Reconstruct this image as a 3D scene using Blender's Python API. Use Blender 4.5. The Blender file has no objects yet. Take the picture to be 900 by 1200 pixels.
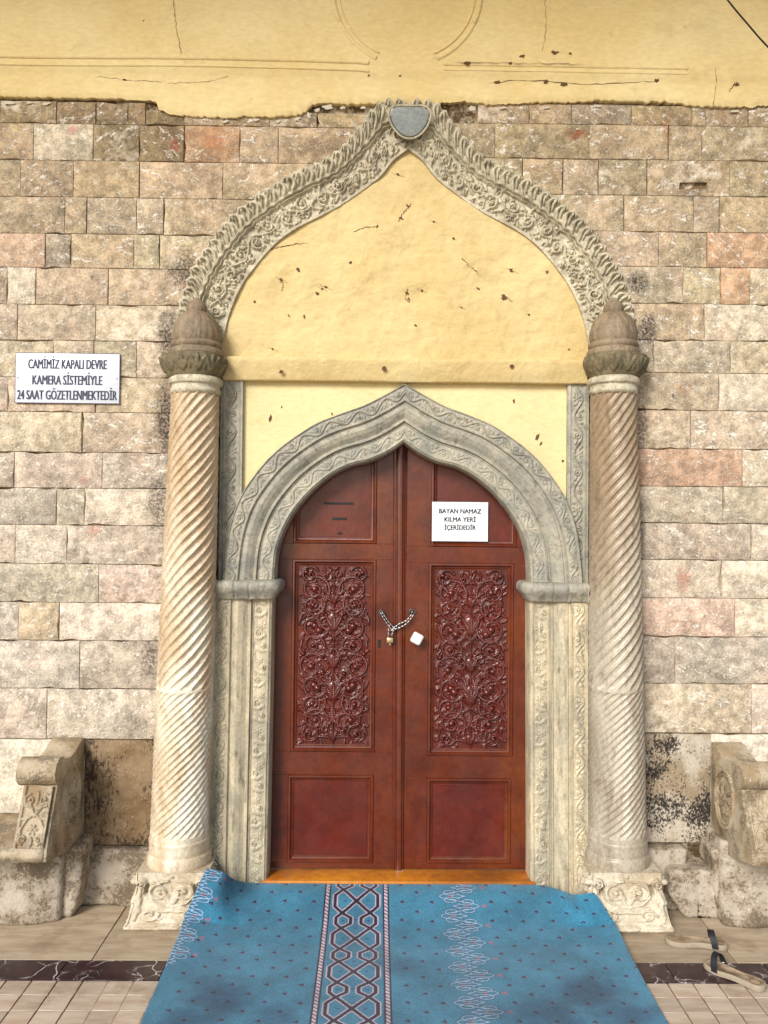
import bpy, bmesh, math, random
import numpy as np
from mathutils import Vector, Matrix, noise as mnoise
R = math.radians
random.seed(7); rng = np.random.default_rng(7)
sc = bpy.context.scene
col = sc.collection

# ------------------------------------------------------------------ camera
CAM = Vector((0.0, -4.22, 1.935)); FPX = 960.0
ROT = Matrix.Rotation(R(-0.55), 3, 'Z') @ Matrix.Rotation(R(90.9), 3, 'X') @ Matrix.Rotation(R(0.55), 3, 'Z')
cam_d = bpy.data.cameras.new('camera'); cam = bpy.data.objects.new('camera', cam_d); col.objects.link(cam)
cam.matrix_world = Matrix.Translation(CAM) @ ROT.to_4x4()
cam_d.sensor_fit = 'VERTICAL'; cam_d.sensor_height = 36.0; cam_d.sensor_width = 27.0
cam_d.lens = 36.0 * FPX / 1200.0; cam_d.clip_start = 0.05; cam_d.clip_end = 2000
sc.camera = cam
# ------------------------------------------------------------------ world, sun, exposure
SUN_EL, SUN_AZ = 30.0, -28.0          # azimuth measured from the camera's back, negative = from the left
w = bpy.data.worlds.new('World'); sc.world = w; w.use_nodes = True
nt = w.node_tree; bg = nt.nodes['Background']
sky = nt.nodes.new('ShaderNodeTexSky'); sky.sky_type = 'NISHITA'; sky.sun_disc = False
sky.sun_elevation = R(SUN_EL); sky.sun_rotation = R(180 - SUN_AZ)
sky.air_density = 1.0; sky.dust_density = 1.0; sky.ozone_density = 1.0
nt.links.new(sky.outputs[0], bg.inputs[0]); bg.inputs[1].default_value = 0.095
sd = bpy.data.lights.new('sun', 'SUN'); sd.energy = 2.1; sd.angle = R(22); sd.color = (1.0, 0.99, 0.975)
sun = bpy.data.objects.new('sun', sd); col.objects.link(sun)
d = Vector((math.sin(R(SUN_AZ)) * math.cos(R(SUN_EL)), -math.cos(R(SUN_AZ)) * math.cos(R(SUN_EL)), math.sin(R(SUN_EL))))
sun.rotation_euler = d.to_track_quat('Z', 'Y').to_euler(); sun.location = (-2, -5, 6)
vs = sc.view_settings; vs.view_transform = 'Standard'; vs.look = 'None'; vs.exposure = 0.90; vs.gamma = 1.0
vs.use_curve_mapping = False

# ------------------------------------------------------------------ measuring: photo pixel -> place
def P(px, py, Y=0.0):
    v = ROT @ Vector(((px - 450) / FPX, -(py - 600) / FPX, -1.0))
    t = (Y - CAM.y) / v.y
    return CAM + v * t
def PZ(px, py, z=0.0):
    v = ROT @ Vector(((px - 450) / FPX, -(py - 600) / FPX, -1.0))
    return CAM + v * ((z - CAM.z) / v.z)

# ------------------------------------------------------------------ object helpers
WL = {}
def tag(o, label=None, cat=None, group=None, kind=None):
    if label: o['label'] = label
    if cat: o['category'] = cat
    if group: o['group'] = group
    if kind: o['kind'] = kind
    return o
def empty(name, loc, label, cat, group=None):
    o = bpy.data.objects.new(name, None); col.objects.link(o); o.location = loc
    o.empty_display_size = 0.1
    WL[o.name] = Vector(loc); return tag(o, label, cat, group, 'thing')
def link(name, me, m, parent=None, origin=None):
    """me is in world coordinates; the object's origin goes to the base of its box"""
    n = len(me.vertices); a = np.empty(n * 3, np.float32); me.vertices.foreach_get('co', a); a = a.reshape(-1, 3)
    if origin is None:
        lo, hi = a.min(0), a.max(0); origin = Vector(((lo[0] + hi[0]) / 2, (lo[1] + hi[1]) / 2, lo[2]))
    a -= np.array(origin, np.float32); me.vertices.foreach_set('co', a.ravel()); me.update()
    o = bpy.data.objects.new(name, me); col.objects.link(o)
    if m: me.materials.append(m)
    if parent: o.parent = parent; o.location = Vector(origin) - WL[parent.name]
    else: o.location = origin
    WL[o.name] = Vector(origin)
    return o
def mesh(name, V, F, smooth=True, sharp=35):
    me = bpy.data.meshes.new(name); me.from_pydata([tuple(v) for v in V], [], F); 
    if smooth:
        me.polygons.foreach_set('use_smooth', np.ones(len(me.polygons), bool))
        if sharp: me.set_sharp_from_angle(angle=R(sharp))
    return me
def grid_mesh(name, G, closed_u=False, flip=False, sharp=40):
    """G: array (n, m, 3)"""
    n, m = G.shape[:2]
    idx = np.arange(n * m).reshape(n, m)
    if closed_u: idx = np.vstack([idx, idx[:1]])
    a, b, c, d_ = idx[:-1, :-1], idx[1:, :-1], idx[1:, 1:], idx[:-1, 1:]
    q = np.stack([a, b, c, d_], -1).reshape(-1, 4)
    if flip: q = q[:, ::-1]
    me = bpy.data.meshes.new(name)
    me.vertices.add(n * m); me.vertices.foreach_set('co', np.ascontiguousarray(G, np.float32).ravel())
    k = len(q); me.loops.add(k * 4); me.loops.foreach_set('vertex_index', q.ravel().astype(np.int32))
    me.polygons.add(k); me.polygons.foreach_set('loop_start', np.arange(0, k * 4, 4, dtype=np.int32))
    me.polygons.foreach_set('loop_total', np.full(k, 4, np.int32))
    me.update(calc_edges=True); me.validate()
    me.polygons.foreach_set('use_smooth', np.ones(k, bool))
    if sharp: me.set_sharp_from_angle(angle=R(sharp))
    return me
def join_meshes(name, ms, sharp=40):
    bm = bmesh.new()
    for m_ in ms: bm.from_mesh(m_); 
    me = bpy.data.meshes.new(name); bm.to_mesh(me); bm.free()
    for m_ in ms: bpy.data.meshes.remove(m_)
    me.polygons.foreach_set('use_smooth', np.ones(len(me.polygons), bool))
    if sharp: me.set_sharp_from_angle(angle=R(sharp))
    return me
def box_mesh(name, x0, x1, y0, y1, z0, z1, bev=0.0, seg=2):
    bm = bmesh.new(); bmesh.ops.create_cube(bm, size=1)
    for v in bm.verts:
        v.co = Vector((x0 + (v.co.x + .5) * (x1 - x0), y0 + (v.co.y + .5) * (y1 - y0), z0 + (v.co.z + .5) * (z1 - z0)))
    if bev: bmesh.ops.bevel(bm, geom=bm.edges[:], offset=bev, segments=seg, affect='EDGES', profile=.5)
    me = bpy.data.meshes.new(name); bm.to_mesh(me); bm.free()
    if bev:
        me.polygons.foreach_set('use_smooth', np.ones(len(me.polygons), bool)); me.set_sharp_from_angle(angle=R(40))
    return me
def tube_mesh(name, pts, r, k=8, closed=False):
    pts = [Vector(p) for p in pts]; n = len(pts); G = np.zeros((k, n, 3)); up = Vector((0.13, 1, 0.21)).normalized()
    for i, p in enumerate(pts):
        a = pts[(i - 1) % n] if (closed or i > 0) else p; b = pts[(i + 1) % n] if (closed or i < n - 1) else p
        t = (b - a).normalized(); s = t.cross(up)
        if s.length < 1e-4: s = t.orthogonal()
        s.normalize(); u = s.cross(t)
        rr = r[i] if hasattr(r, '__len__') else r
        for j in range(k):
            an = 2 * math.pi * j / k; G[j, i] = p + s * (rr * math.cos(an)) + u * (rr * math.sin(an))
    if closed: G = np.concatenate([G, G[:, :1]], 1)
    return grid_mesh(name, G, closed_u=True, sharp=60)
def prism(name, poly, fr, d0, d1, bev=0.0):
    """poly [(a, b)], fr(a, b, d) -> xyz ; extruded from d0 to d1"""
    n = len(poly); V = [fr(a, b, d0) for a, b in poly] + [fr(a, b, d1) for a, b in poly]
    F = [list(range(n))[::-1], list(range(n, 2 * n))] + [[i, (i + 1) % n, n + (i + 1) % n, n + i] for i in range(n)]
    bm = bmesh.new(); vv = [bm.verts.new(v) for v in V]
    for f in F: bm.faces.new([vv[i] for i in f])
    bmesh.ops.recalc_face_normals(bm, faces=bm.faces[:])
    if bev: bmesh.ops.bevel(bm, geom=bm.edges[:], offset=bev, segments=2, affect='EDGES', profile=.5)
    me = bpy.data.meshes.new(name); bm.to_mesh(me); bm.free()
    me.polygons.foreach_set('use_smooth', np.ones(len(me.polygons), bool)); me.set_sharp_from_angle(angle=R(35))
    return me
def rough_box(name, x0, x1, y0, y1, z0, z1, step=.025, amp=.012, seed=0, rnd=.03, fn=None):
    bm = bmesh.new(); bmesh.ops.create_cube(bm, size=1)
    L = max(x1 - x0, y1 - y0, z1 - z0)
    for v in bm.verts:
        v.co = Vector((x0 + (v.co.x + .5) * (x1 - x0), y0 + (v.co.y + .5) * (y1 - y0), z0 + (v.co.z + .5) * (z1 - z0)))
    for ax, ln in ((0, x1 - x0), (1, y1 - y0), (2, z1 - z0)):
        k = max(1, int(ln / step))
        es = [e for e in bm.edges if abs((e.verts[0].co - e.verts[1].co)[ax]) > 1e-6]
        if k > 1: bmesh.ops.subdivide_edges(bm, edges=es, cuts=k - 1, use_grid_fill=True)
    c = Vector(((x0 + x1) / 2, (y0 + y1) / 2, (z0 + z1) / 2)); h = Vector(((x1 - x0) / 2, (y1 - y0) / 2, (z1 - z0) / 2))
    for v in bm.verts:
        q = v.co - c; r_ = min(rnd, *[h[i] * .9 for i in range(3)])
        inn = Vector([max(-h[i] + r_, min(h[i] - r_, q[i])) for i in range(3)])
        dv = q - inn
        if dv.length > 1e-6: q = inn + dv.normalized() * r_
        p = c + q; o = Vector((seed * 7.3, seed * 3.1, 0))
        p = p + mnoise.noise_vector(p * 6 + o) * amp * 1.4 + mnoise.noise_vector(p * 22 + o) * amp * .6
        if fn: p = fn(p)
        v.co = p
    me = bpy.data.meshes.new(name); bm.to_mesh(me); bm.free()
    me.polygons.foreach_set('use_smooth', np.ones(len(me.polygons), bool))
    return me
def interp_curve(pts, n):
    p = np.array(pts, float); s = np.r_[0, np.cumsum(np.linalg.norm(np.diff(p, axis=0), axis=1))]
    # Catmull-Rom through the points, then even spacing
    out = []
    q = np.vstack([2 * p[0] - p[1], p, 2 * p[-1] - p[-2]])
    for i in range(len(p) - 1):
        a, b, c, d_ = q[i], q[i + 1], q[i + 2], q[i + 3]
        for t in np.linspace(0, 1, 16, endpoint=False):
            out.append(.5 * ((2 * b) + (-a + c) * t + (2 * a - 5 * b + 4 * c - d_) * t * t + (-a + 3 * b - 3 * c + d_) * t ** 3))
    out.append(p[-1]); o = np.array(out); s = np.r_[0, np.cumsum(np.linalg.norm(np.diff(o, axis=0), axis=1))]
    u = np.linspace(0, s[-1], n)
    return np.stack([np.interp(u, s, o[:, k]) for k in range(o.shape[1])], 1)

# ------------------------------------------------------------------ relief canvas (real heights for carved ornament)
class Relief:
    def __init__(self, w, h, res):
        self.w, self.h = w, h; self.nx = max(4, int(round(w / res)) + 1); self.ny = max(4, int(round(h / res)) + 1)
        self.x = np.linspace(0, w, self.nx); self.y = np.linspace(0, h, self.ny); self.H = np.zeros((self.nx, self.ny))
    def stroke(self, pts, wd, ht, groove=0.0, flat=False, carve=False):
        pts = np.asarray(pts, float); n = len(pts)
        wd = np.broadcast_to(np.asarray(wd, float), (n,)); ht = np.broadcast_to(np.asarray(ht, float), (n,))
        pad = wd.max() + 1e-4
        lo, hi = pts.min(0) - pad, pts.max(0) + pad
        i0, i1 = np.searchsorted(self.x, [lo[0], hi[0]]); j0, j1 = np.searchsorted(self.y, [lo[1], hi[1]])
        if i1 <= i0 or j1 <= j0: return
        X, Y = np.meshgrid(self.x[i0:i1], self.y[j0:j1], indexing='ij'); best = np.zeros_like(X)
        for k in range(n - 1):
            a, b = pts[k], pts[k + 1]; ab = b - a; L2 = ab @ ab + 1e-12
            t = np.clip(((X - a[0]) * ab[0] + (Y - a[1]) * ab[1]) / L2, 0, 1)
            dd = np.hypot(X - a[0] - t * ab[0], Y - a[1] - t * ab[1])
            r = wd[k] * (1 - t) + wd[k + 1] * t; h = ht[k] * (1 - t) + ht[k + 1] * t
            q = dd / np.maximum(r, 1e-6)
            v = np.where(q < 1, h * (np.minimum(1, (1 - q) * 4) if flat else np.sqrt(np.maximum(0, 1 - q * q))), 0)
            if groove: v = v * (1 - groove * np.exp(-(q / .22) ** 2))
            best = np.maximum(best, v)
        S = self.H[i0:i1, j0:j1]
        if carve: S -= best
        else: np.maximum(S, best, out=S)
    def spiral(self, cx, cy, r, a0, turns, sgn, wd, ht, ball=True, rin=.25, groove=0.0):
        n = int(26 * turns) + 6; t = np.linspace(0, 1, n); rr = r * (1 - (1 - rin) * t); a = a0 + sgn * t * turns * 2 * math.pi
        self.stroke(np.stack([cx + rr * np.cos(a), cy + rr * np.sin(a)], 1), wd * (1 - .35 * t), ht * (.85 + .15 * t), groove)
        if ball: self.ball(cx, cy, r * rin * 1.05, ht * 1.25)
    def ball(self, cx, cy, r, ht): self.stroke([(cx, cy), (cx + 1e-4, cy)], r, ht)
    def leaf(self, x, y, ang, ln, wd, ht, bend=0.0, groove=.45):
        t = np.linspace(0, 1, 11); a = ang + bend * t
        px = x + np.cumsum(np.r_[0, np.cos(a[1:]) * ln / 10]); py = y + np.cumsum(np.r_[0, np.sin(a[1:]) * ln / 10])
        self.stroke(np.stack([px, py], 1), wd * np.sin(np.pi * np.clip(t * .93 + .07, 0, 1)) ** .8 + 2e-4, ht * (.6 + .4 * t), groove)
    def acanthus(self, x, y, ang, ln, sgn, ht, wd=None, lobes=4):
        wd = wd or ln * .16; t = np.linspace(0, 1, lobes + 1)[1:]
        a = ang
        for k in range(lobes):
            f = (k + 1) / lobes; px = x + math.cos(ang) * ln * .55 * f; py = y + math.sin(ang) * ln * .55 * f
            self.leaf(px, py, ang + sgn * (1.25 - .9 * f), ln * (.55 - .16 * f), wd, ht * (.7 + .2 * f), bend=sgn * .9)
        self.leaf(x, y, ang, ln, wd * 1.1, ht, bend=-sgn * .5)
    def flower(self, x, y, r, ht, n=6):
        for k in range(n): self.leaf(x + .3 * r * math.cos(k * 2 * math.pi / n), y + .3 * r * math.sin(k * 2 * math.pi / n), k * 2 * math.pi / n, r * .8, r * .3, ht * .8, groove=.3)
        self.ball(x, y, r * .34, ht)
    def sample(self, fx, fy):
        """bilinear at fractions 0..1"""
        gx = np.clip(np.asarray(fx), 0, 1) * (self.nx - 1); gy = np.clip(np.asarray(fy), 0, 1) * (self.ny - 1)
        i = np.minimum(gx.astype(int), self.nx - 2); j = np.minimum(gy.astype(int), self.ny - 2); u = gx - i; v = gy - j
        H = self.H
        return H[i, j] * (1 - u) * (1 - v) + H[i + 1, j] * u * (1 - v) + H[i, j + 1] * (1 - u) * v + H[i + 1, j + 1] * u * v

# ------------------------------------------------------------------ materials
def srgb(r, g, b, k=1.0):
    f = lambda c: ((c / 255) / 12.92 if c / 255 <= .04045 else ((c / 255 + .055) / 1.055) ** 2.4) * k
    return (f(r), f(g), f(b), 1.0)
class NB:
    def __init__(self, name):
        self.m = bpy.data.materials.new(name); self.m.use_nodes = True; self.t = self.m.node_tree
        self.b = self.t.nodes['Principled BSDF']; self._pos = None
    def n(self, typ, **kw):
        x = self.t.nodes.new(typ)
        for k, v in kw.items(): setattr(x, k, v)
        return x
    def put(self, sock, v):
        if isinstance(v, bpy.types.NodeSocket): self.t.links.new(v, sock)
        else: sock.default_value = v
    @property
    def pos(self):
        if self._pos is None: self._pos = self.n('ShaderNodeNewGeometry').outputs['Position']
        return self._pos
    def info(self, what): return self.n('ShaderNodeObjectInfo').outputs[what]
    def shuffled(self):
        v = self.n('ShaderNodeVectorMath', operation='MULTIPLY_ADD'); r = self.info('Random')
        c = self.n('ShaderNodeCombineXYZ'); [self.put(c.inputs[i], r) for i in range(3)]
        self.put(v.inputs[0], c.outputs[0]); v.inputs[1].default_value = (37, 11, 23); self.put(v.inputs[2], self.pos); return v.outputs[0]
    def scaled(self, vec, s):
        v = self.n('ShaderNodeVectorMath', operation='MULTIPLY'); self.put(v.inputs[0], vec); v.inputs[1].default_value = s; return v.outputs[0]
    def noise(self, scale, detail=4, rough=.55, vec=None, dist=0.0):
        x = self.n('ShaderNodeTexNoise'); self.put(x.inputs['Vector'], vec if vec is not None else self.pos)
        x.inputs['Scale'].default_value = scale; x.inputs['Detail'].default_value = detail; x.inputs['Roughness'].default_value = rough
        x.inputs['Distortion'].default_value = dist; return x.outputs['Fac']
    def voro(self, scale, vec=None, feature='DISTANCE_TO_EDGE', rnd=1.0):
        x = self.n('ShaderNodeTexVoronoi', feature=feature); self.put(x.inputs['Vector'], vec if vec is not None else self.pos)
        x.inputs['Scale'].default_value = scale; x.inputs['Randomness'].default_value = rnd; return x.outputs['Distance']
    def ramp(self, f, a, b, va=0.0, vb=1.0):
        x = self.n('ShaderNodeMapRange', interpolation_type='SMOOTHSTEP'); self.put(x.inputs[0], f)
        for i, v in enumerate((a, b, va, vb)): x.inputs[i + 1].default_value = v
        return x.outputs[0]
    def mix(self, f, a, b, mode='MIX'):
        x = self.n('ShaderNodeMix', data_type='RGBA', blend_type=mode); self.put(x.inputs[0], f); self.put(x.inputs[6], a); self.put(x.inputs[7], b); return x.outputs[2]
    def math(self, op, a, b=0.0, c=0.0):
        x = self.n('ShaderNodeMath', operation=op); self.put(x.inputs[0], a); self.put(x.inputs[1], b)
        if op in ('MULTIPLY_ADD',): self.put(x.inputs[2], c)
        return x.outputs[0]
    def blob(self, c, r, soft=.6, wob=.5, nscale=14):
        """patch with its own ragged shape at a place on the surface"""
        v = self.n('ShaderNodeVectorMath', operation='SUBTRACT'); self.put(v.inputs[0], self.pos); v.inputs[1].default_value = c
        s = self.scaled(v.outputs[0], (1 / r[0], 1 / r[1], 1 / r[2])); l = self.n('ShaderNodeVectorMath', operation='LENGTH'); self.put(l.inputs[0], s)
        k = self.math('MULTIPLY_ADD', self.noise(nscale, 5), wob * 2, l.outputs['Value'])
        return self.ramp(k, 1.0 + wob - soft, 1.0 + wob, 1, 0)
    def val(self, c, f): # multiply colour by a scalar socket
        return self.mix(1.0, c, f, 'MULTIPLY')
    def gray(self, f):
        c = self.n('ShaderNodeCombineColor'); [self.put(c.inputs[i], f) for i in range(3)]; return c.outputs[0]
    def done(self, colr, rough=.8, bump=None, bstr=.5, bdist=.01, spec=.3, coat=0.0, coat_r=.2):
        self.put(self.b.inputs['Base Color'], colr); self.put(self.b.inputs['Roughness'], rough)
        self.b.inputs['Specular IOR Level'].default_value = spec
        if coat: self.b.inputs['Coat Weight'].default_value = coat; self.b.inputs['Coat Roughness'].default_value = coat_r
        if bump is not None:
            x = self.n('ShaderNodeBump'); x.inputs['Strength'].default_value = bstr; x.inputs['Distance'].default_value = bdist
            self.put(x.inputs['Height'], bump); self.put(self.b.inputs['Normal'], x.outputs[0])
        return self.m
def plain(name, c, rough=.5, metal=0.0, spec=.4):
    b = NB(name); b.b.inputs['Metallic'].default_value = metal
    n = b.noise(60, 3); return b.done(b.mix(b.ramp(n, .35, .7, 0, .25), c, (c[0] * .7, c[1] * .7, c[2] * .7, 1)), rough, spec=spec)
def add(b, *fs):
    r = fs[0]
    for f in fs[1:]: r = b.math('ADD', r, f)
    return r

def stone_block_mat():
    b = NB('wall_stone'); v = b.shuffled(); tint = b.info('Color')
    n1 = b.noise(5, 5, .6, v); n2 = b.noise(20, 6, .65, v); n3 = b.noise(95, 4, .7, v)
    c = b.val(tint, b.gray(b.ramp(n1, .3, .72, .82, 1.14)))
    c = b.mix(b.ramp(b.noise(3.1, 4, .6, v), .52, .74, 0, .28), c, srgb(206, 166, 140))
    c = b.val(c, b.gray(b.ramp(n2, .3, .7, .70, 1.24))); c = b.val(c, b.gray(b.ramp(n3, .3, .7, .74, 1.22)))
    rot = b.n('ShaderNodeVectorRotate', rotation_type='Y_AXIS'); b.put(rot.inputs['Vector'], v); b.put(rot.inputs['Angle'], b.math('MULTIPLY_ADD', b.info('Random'), 1.6, -.8))
    vs_ = b.scaled(rot.outputs[0], (1, 1, 2.4))
    fl = b.ramp(b.math('MULTIPLY_ADD', n3, .3, b.math('MULTIPLY', b.noise(17, 7, .74, vs_, .2), .8)), .575, .655)
    amt = b.ramp(b.noise(2.2, 3, .5, v), .36, .6, .38, .85)
    c = b.mix(b.math('MULTIPLY', fl, amt), c, srgb(240, 230, 212))
    sm = b.math('MULTIPLY', b.ramp(b.noise(2.6, 5, .7, v), .54, .7), b.ramp(n2, .40, .58))
    c = b.mix(b.math('MULTIPLY', sm, .55), c, srgb(232, 220, 200))
    pit = b.ramp(b.noise(30, 6, .75, b.scaled(v, (.8, 1, 1.2)), .3), .335, .27)
    c = b.mix(b.math('MULTIPLY', pit, .75), c, srgb(74, 56, 40))
    pit2 = b.ramp(b.noise(11, 7, .72, v, .8), .315, .27)
    c = b.mix(b.math('MULTIPLY', pit2, .6), c, srgb(70, 54, 42))
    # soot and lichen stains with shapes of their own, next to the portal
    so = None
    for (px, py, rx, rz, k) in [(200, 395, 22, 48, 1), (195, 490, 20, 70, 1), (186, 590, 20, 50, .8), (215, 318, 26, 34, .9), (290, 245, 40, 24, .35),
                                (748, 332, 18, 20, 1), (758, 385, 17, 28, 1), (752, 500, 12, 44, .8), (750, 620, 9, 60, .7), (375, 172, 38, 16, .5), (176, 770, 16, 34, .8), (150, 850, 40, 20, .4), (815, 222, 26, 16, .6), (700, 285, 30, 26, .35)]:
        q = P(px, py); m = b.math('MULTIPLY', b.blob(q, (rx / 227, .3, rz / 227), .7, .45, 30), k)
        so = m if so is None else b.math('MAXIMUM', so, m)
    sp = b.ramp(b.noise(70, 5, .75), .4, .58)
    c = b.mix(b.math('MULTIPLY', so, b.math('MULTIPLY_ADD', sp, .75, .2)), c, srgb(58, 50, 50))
    for (px, py, rx, rz, cc, k) in [(675, 157, 18, 9, (140, 52, 20), .9), (205, 170, 8, 14, (170, 60, 60), .6), (85, 152, 10, 8, (190, 90, 80), .6), (97, 563, 8, 6, (180, 80, 60), .5), (250, 165, 20, 18, (190, 110, 70), .6), (801, 680, 12, 22, (190, 100, 76), .7), (802, 455, 14, 10, (200, 130, 100), .5), (782, 150, 8, 30, (170, 110, 60), .5), (110, 622, 12, 10, (190, 120, 90), .5)]:
        c = b.mix(b.math('MULTIPLY', b.blob(P(px, py), (rx / 227, .3, rz / 227), .8, .8, 26), b.math('MULTIPLY', b.ramp(n2, .36, .56, .25, 1), k * .8)), c, srgb(*cc))
    h = add(b, b.math('MULTIPLY', n2, 1.3), b.math('MULTIPLY', n3, .45), b.math('MULTIPLY', fl, .12), b.math('MULTIPLY', pit, -.5), b.math('MULTIPLY', pit2, -.6))
    return b.done(c, .93, h, .8, .014, .12)
def dado_mat(name, base, dark, amt, sc_, streak, fine=60):
    b = NB(name); v = b.shuffled(); n1 = b.noise(6, 6, .65, v); n2 = b.noise(fine, 5, .75, b.scaled(v, (1, 1, streak))); n3 = b.noise(24, 5, .6, v)
    c = b.mix(b.ramp(n1, .35, .65), base, (base[0] * .6, base[1] * .52, base[2] * .42, 1))
    c = b.mix(b.math('MULTIPLY', b.ramp(b.math('ADD', n2, b.math('MULTIPLY_ADD', b.noise(sc_, 4, .6, v), .9, -.45)), .5, .6), amt), c, dark)
    c = b.mix(b.math('MULTIPLY', b.ramp(b.noise(80, 4, .7, v), .6, .68), .6), c, srgb(226, 214, 196))
    return b.done(c, .92, add(b, n3, b.math('MULTIPLY', n2, .5)), .7, .012, .12)
def plaster_mat(name, c1, c2, c3, bs=.35):
    b = NB(name); n1 = b.noise(1.6, 5, .6); n2 = b.noise(7, 6, .6, None, .5); n3 = b.noise(70, 4, .6)
    c = b.mix(b.ramp(n1, .35, .68), c1, c2)
    c = b.mix(b.math('MULTIPLY', b.ramp(n2, .56, .78), .5), c, c3)
    c = b.val(c, b.gray(b.ramp(b.noise(25, 5, .65, b.scaled(b.pos, (1, 1, 2.5))), .3, .7, .93, 1.05)))
    c = b.mix(b.math('MULTIPLY', b.ramp(b.noise(11, 7, .75), .62, .72), .3), c, srgb(150, 112, 62))
    c = b.mix(b.math('MULTIPLY', b.ramp(b.noise(3.3, 6, .7), .56, .74), .4), c, srgb(196, 178, 140))
    return b.done(c, .8, add(b, b.math('MULTIPLY', n2, 1.0), b.math('MULTIPLY', n3, .12), b.math('MULTIPLY', b.noise(22, 4), .3)), bs, .02, .2)
def marble_mat(name, c1, c2, c3, streak, stain, rough=.45, green=0.0, sc_=5, zmix=None):
    b = NB(name); v = b.scaled(b.pos, streak); n1 = b.noise(sc_, 6, .6, v, .8); n2 = b.noise(sc_ * 4, 5, .65, v, .4); n3 = b.noise(90, 3, .6)
    c = b.mix(b.ramp(n1, .36, .66), c1, c2)
    if zmix:   # the upper drum is stained browner than the lower one
        sp = b.n('ShaderNodeSeparateXYZ'); b.put(sp.inputs[0], b.pos); k = b.math('MULTIPLY_ADD', b.noise(3, 5, .6), .9, sp.outputs[2]); c = b.mix(b.ramp(k, 1.5, 2.8, 0, .6), c, zmix)
    c = b.mix(b.math('MULTIPLY', b.ramp(n2, .5, .72), stain), c, c3)
    c = b.val(c, b.gray(b.ramp(b.noise(70, 5, .75), .3, .7, .80, 1.16)))
    if green: c = b.mix(b.math('MULTIPLY', b.ramp(b.noise(9, 6, .7), .48, .66), green), c, srgb(112, 128, 108))
    c = b.mix(b.math('MULTIPLY', b.ramp(b.noise(120, 3, .7), .68, .74), .5), c, srgb(70, 56, 42))
    return b.done(c, rough, add(b, b.math('MULTIPLY', n2, .6), b.math('MULTIPLY', n3, .35)), .3, .006, .4)

M = {}
M['stone'] = stone_block_mat()
def mortar_mat():
    b = NB('mortar'); c = b.mix(b.ramp(b.noise(9, 6, .7), .44, .56), srgb(110, 90, 66), srgb(206, 190, 162))
    return b.done(c, .95, b.noise(60, 4), .6, .01, .1)
M['mortar'] = mortar_mat()
M['dado_dark'] = dado_mat('stained_stone', srgb(142, 120, 92), srgb(52, 42, 34), .85, 4, .45)
M['dado_speck'] = dado_mat('speckled_stone', srgb(196, 184, 164), srgb(38, 34, 33), .95, 5, .8, 95)
M['plinth'] = dado_mat('weathered_plinth_stone', srgb(184, 172, 154), srgb(84, 74, 62), .65, 6, 1)
M['plaster'] = plaster_mat('yellow_plaster', srgb(216, 191, 132), srgb(224, 203, 150), srgb(194, 168, 112))
M['tymp'] = plaster_mat('ochre_plaster', srgb(198, 173, 118), srgb(208, 186, 134), srgb(172, 144, 92), .7)
M['spandrel'] = plaster_mat('pale_plaster', srgb(218, 200, 150), srgb(210, 192, 142), srgb(194, 172, 120), .3)
M['arch'] = marble_mat('carved_limestone', srgb(200, 189, 162), srgb(164, 153, 128), srgb(104, 96, 78), (1, 1, 1), .7, .75, .16, 12)
M['surround'] = marble_mat('grey_marble', srgb(170, 162, 142), srgb(138, 134, 122), srgb(96, 86, 68), (1, 1, 1), .7, .55, .22, 6)
M['jamb'] = marble_mat('cream_marble', srgb(200, 184, 152), srgb(160, 149, 126), srgb(104, 88, 66), (1.6, 1, .35), .75, .45, .16, 6)
M['col_warm'] = marble_mat('warm_column_marble', srgb(222, 210, 186), srgb(192, 166, 130), srgb(146, 104, 64), (1.5, 1, .5), .45, .34, 0, 4, srgb(180, 150, 112))
M['col_grey'] = marble_mat('grey_column_marble', srgb(184, 173, 152), srgb(148, 133, 112), srgb(100, 80, 56), (1.5, 1, .35), .6, .3, .04, 4, srgb(142, 114, 82))
M['finial'] = marble_mat('brown_stone', srgb(142, 123, 98), srgb(114, 98, 78), srgb(80, 68, 54), (1, 1, .4), .6, .7, .06, 14)
M['abacus'] = marble_mat('mossy_stone', srgb(122, 108, 78), srgb(94, 84, 62), srgb(58, 54, 40), (1, 1, 1), .6, .8, .15, 14)
M['base'] = marble_mat('base_limestone', srgb(204, 192, 168), srgb(178, 160, 132), srgb(136, 110, 78), (1, 1, 1), .55, .7, .04, 9)
M['bench'] = dado_mat('bench_limestone', srgb(184, 168, 142), srgb(84, 74, 58), .6, 8, 1, 80)
M['keystone'] = marble_mat('blue_grey_stone', srgb(138, 142, 136), srgb(124, 128, 124), srgb(100, 104, 100), (1, 1, 1), .4, .8, 0, 12)
def wood_mat(name, c1, c2, c3, rough, gl=.35):
    b = NB(name); n1 = b.noise(4, 6, .65); n2 = b.noise(2.6, 5, .6, b.scaled(b.pos, (1, 1, .7))); n3 = b.noise(60, 4, .6, b.scaled(b.pos, (1, 1, .35)))
    c = b.mix(b.ramp(n1, .35, .68), c1, c2); c = b.mix(b.math('MULTIPLY', b.ramp(n2, .46, .68), .6), c, c3)
    c = b.mix(b.math('MULTIPLY', b.ramp(b.noise(44, 6, .8), .70, .735), .55), c, srgb(170, 110, 84))
    c = b.val(c, b.gray(b.ramp(b.noise(24, 6, .7), .3, .7, .82, 1.14)))
    return b.done(c, b.ramp(b.noise(7, 5), .32, .68, rough, rough + .22), add(b, b.math('MULTIPLY', n3, .3), b.math('MULTIPLY', b.noise(9, 5, .6), .8)), .4, .007, .4, gl, .12)
M['door'] = wood_mat('red_brown_paint', srgb(97, 35, 7), srgb(76, 24, 6), srgb(114, 54, 11), .30, .32)
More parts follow.
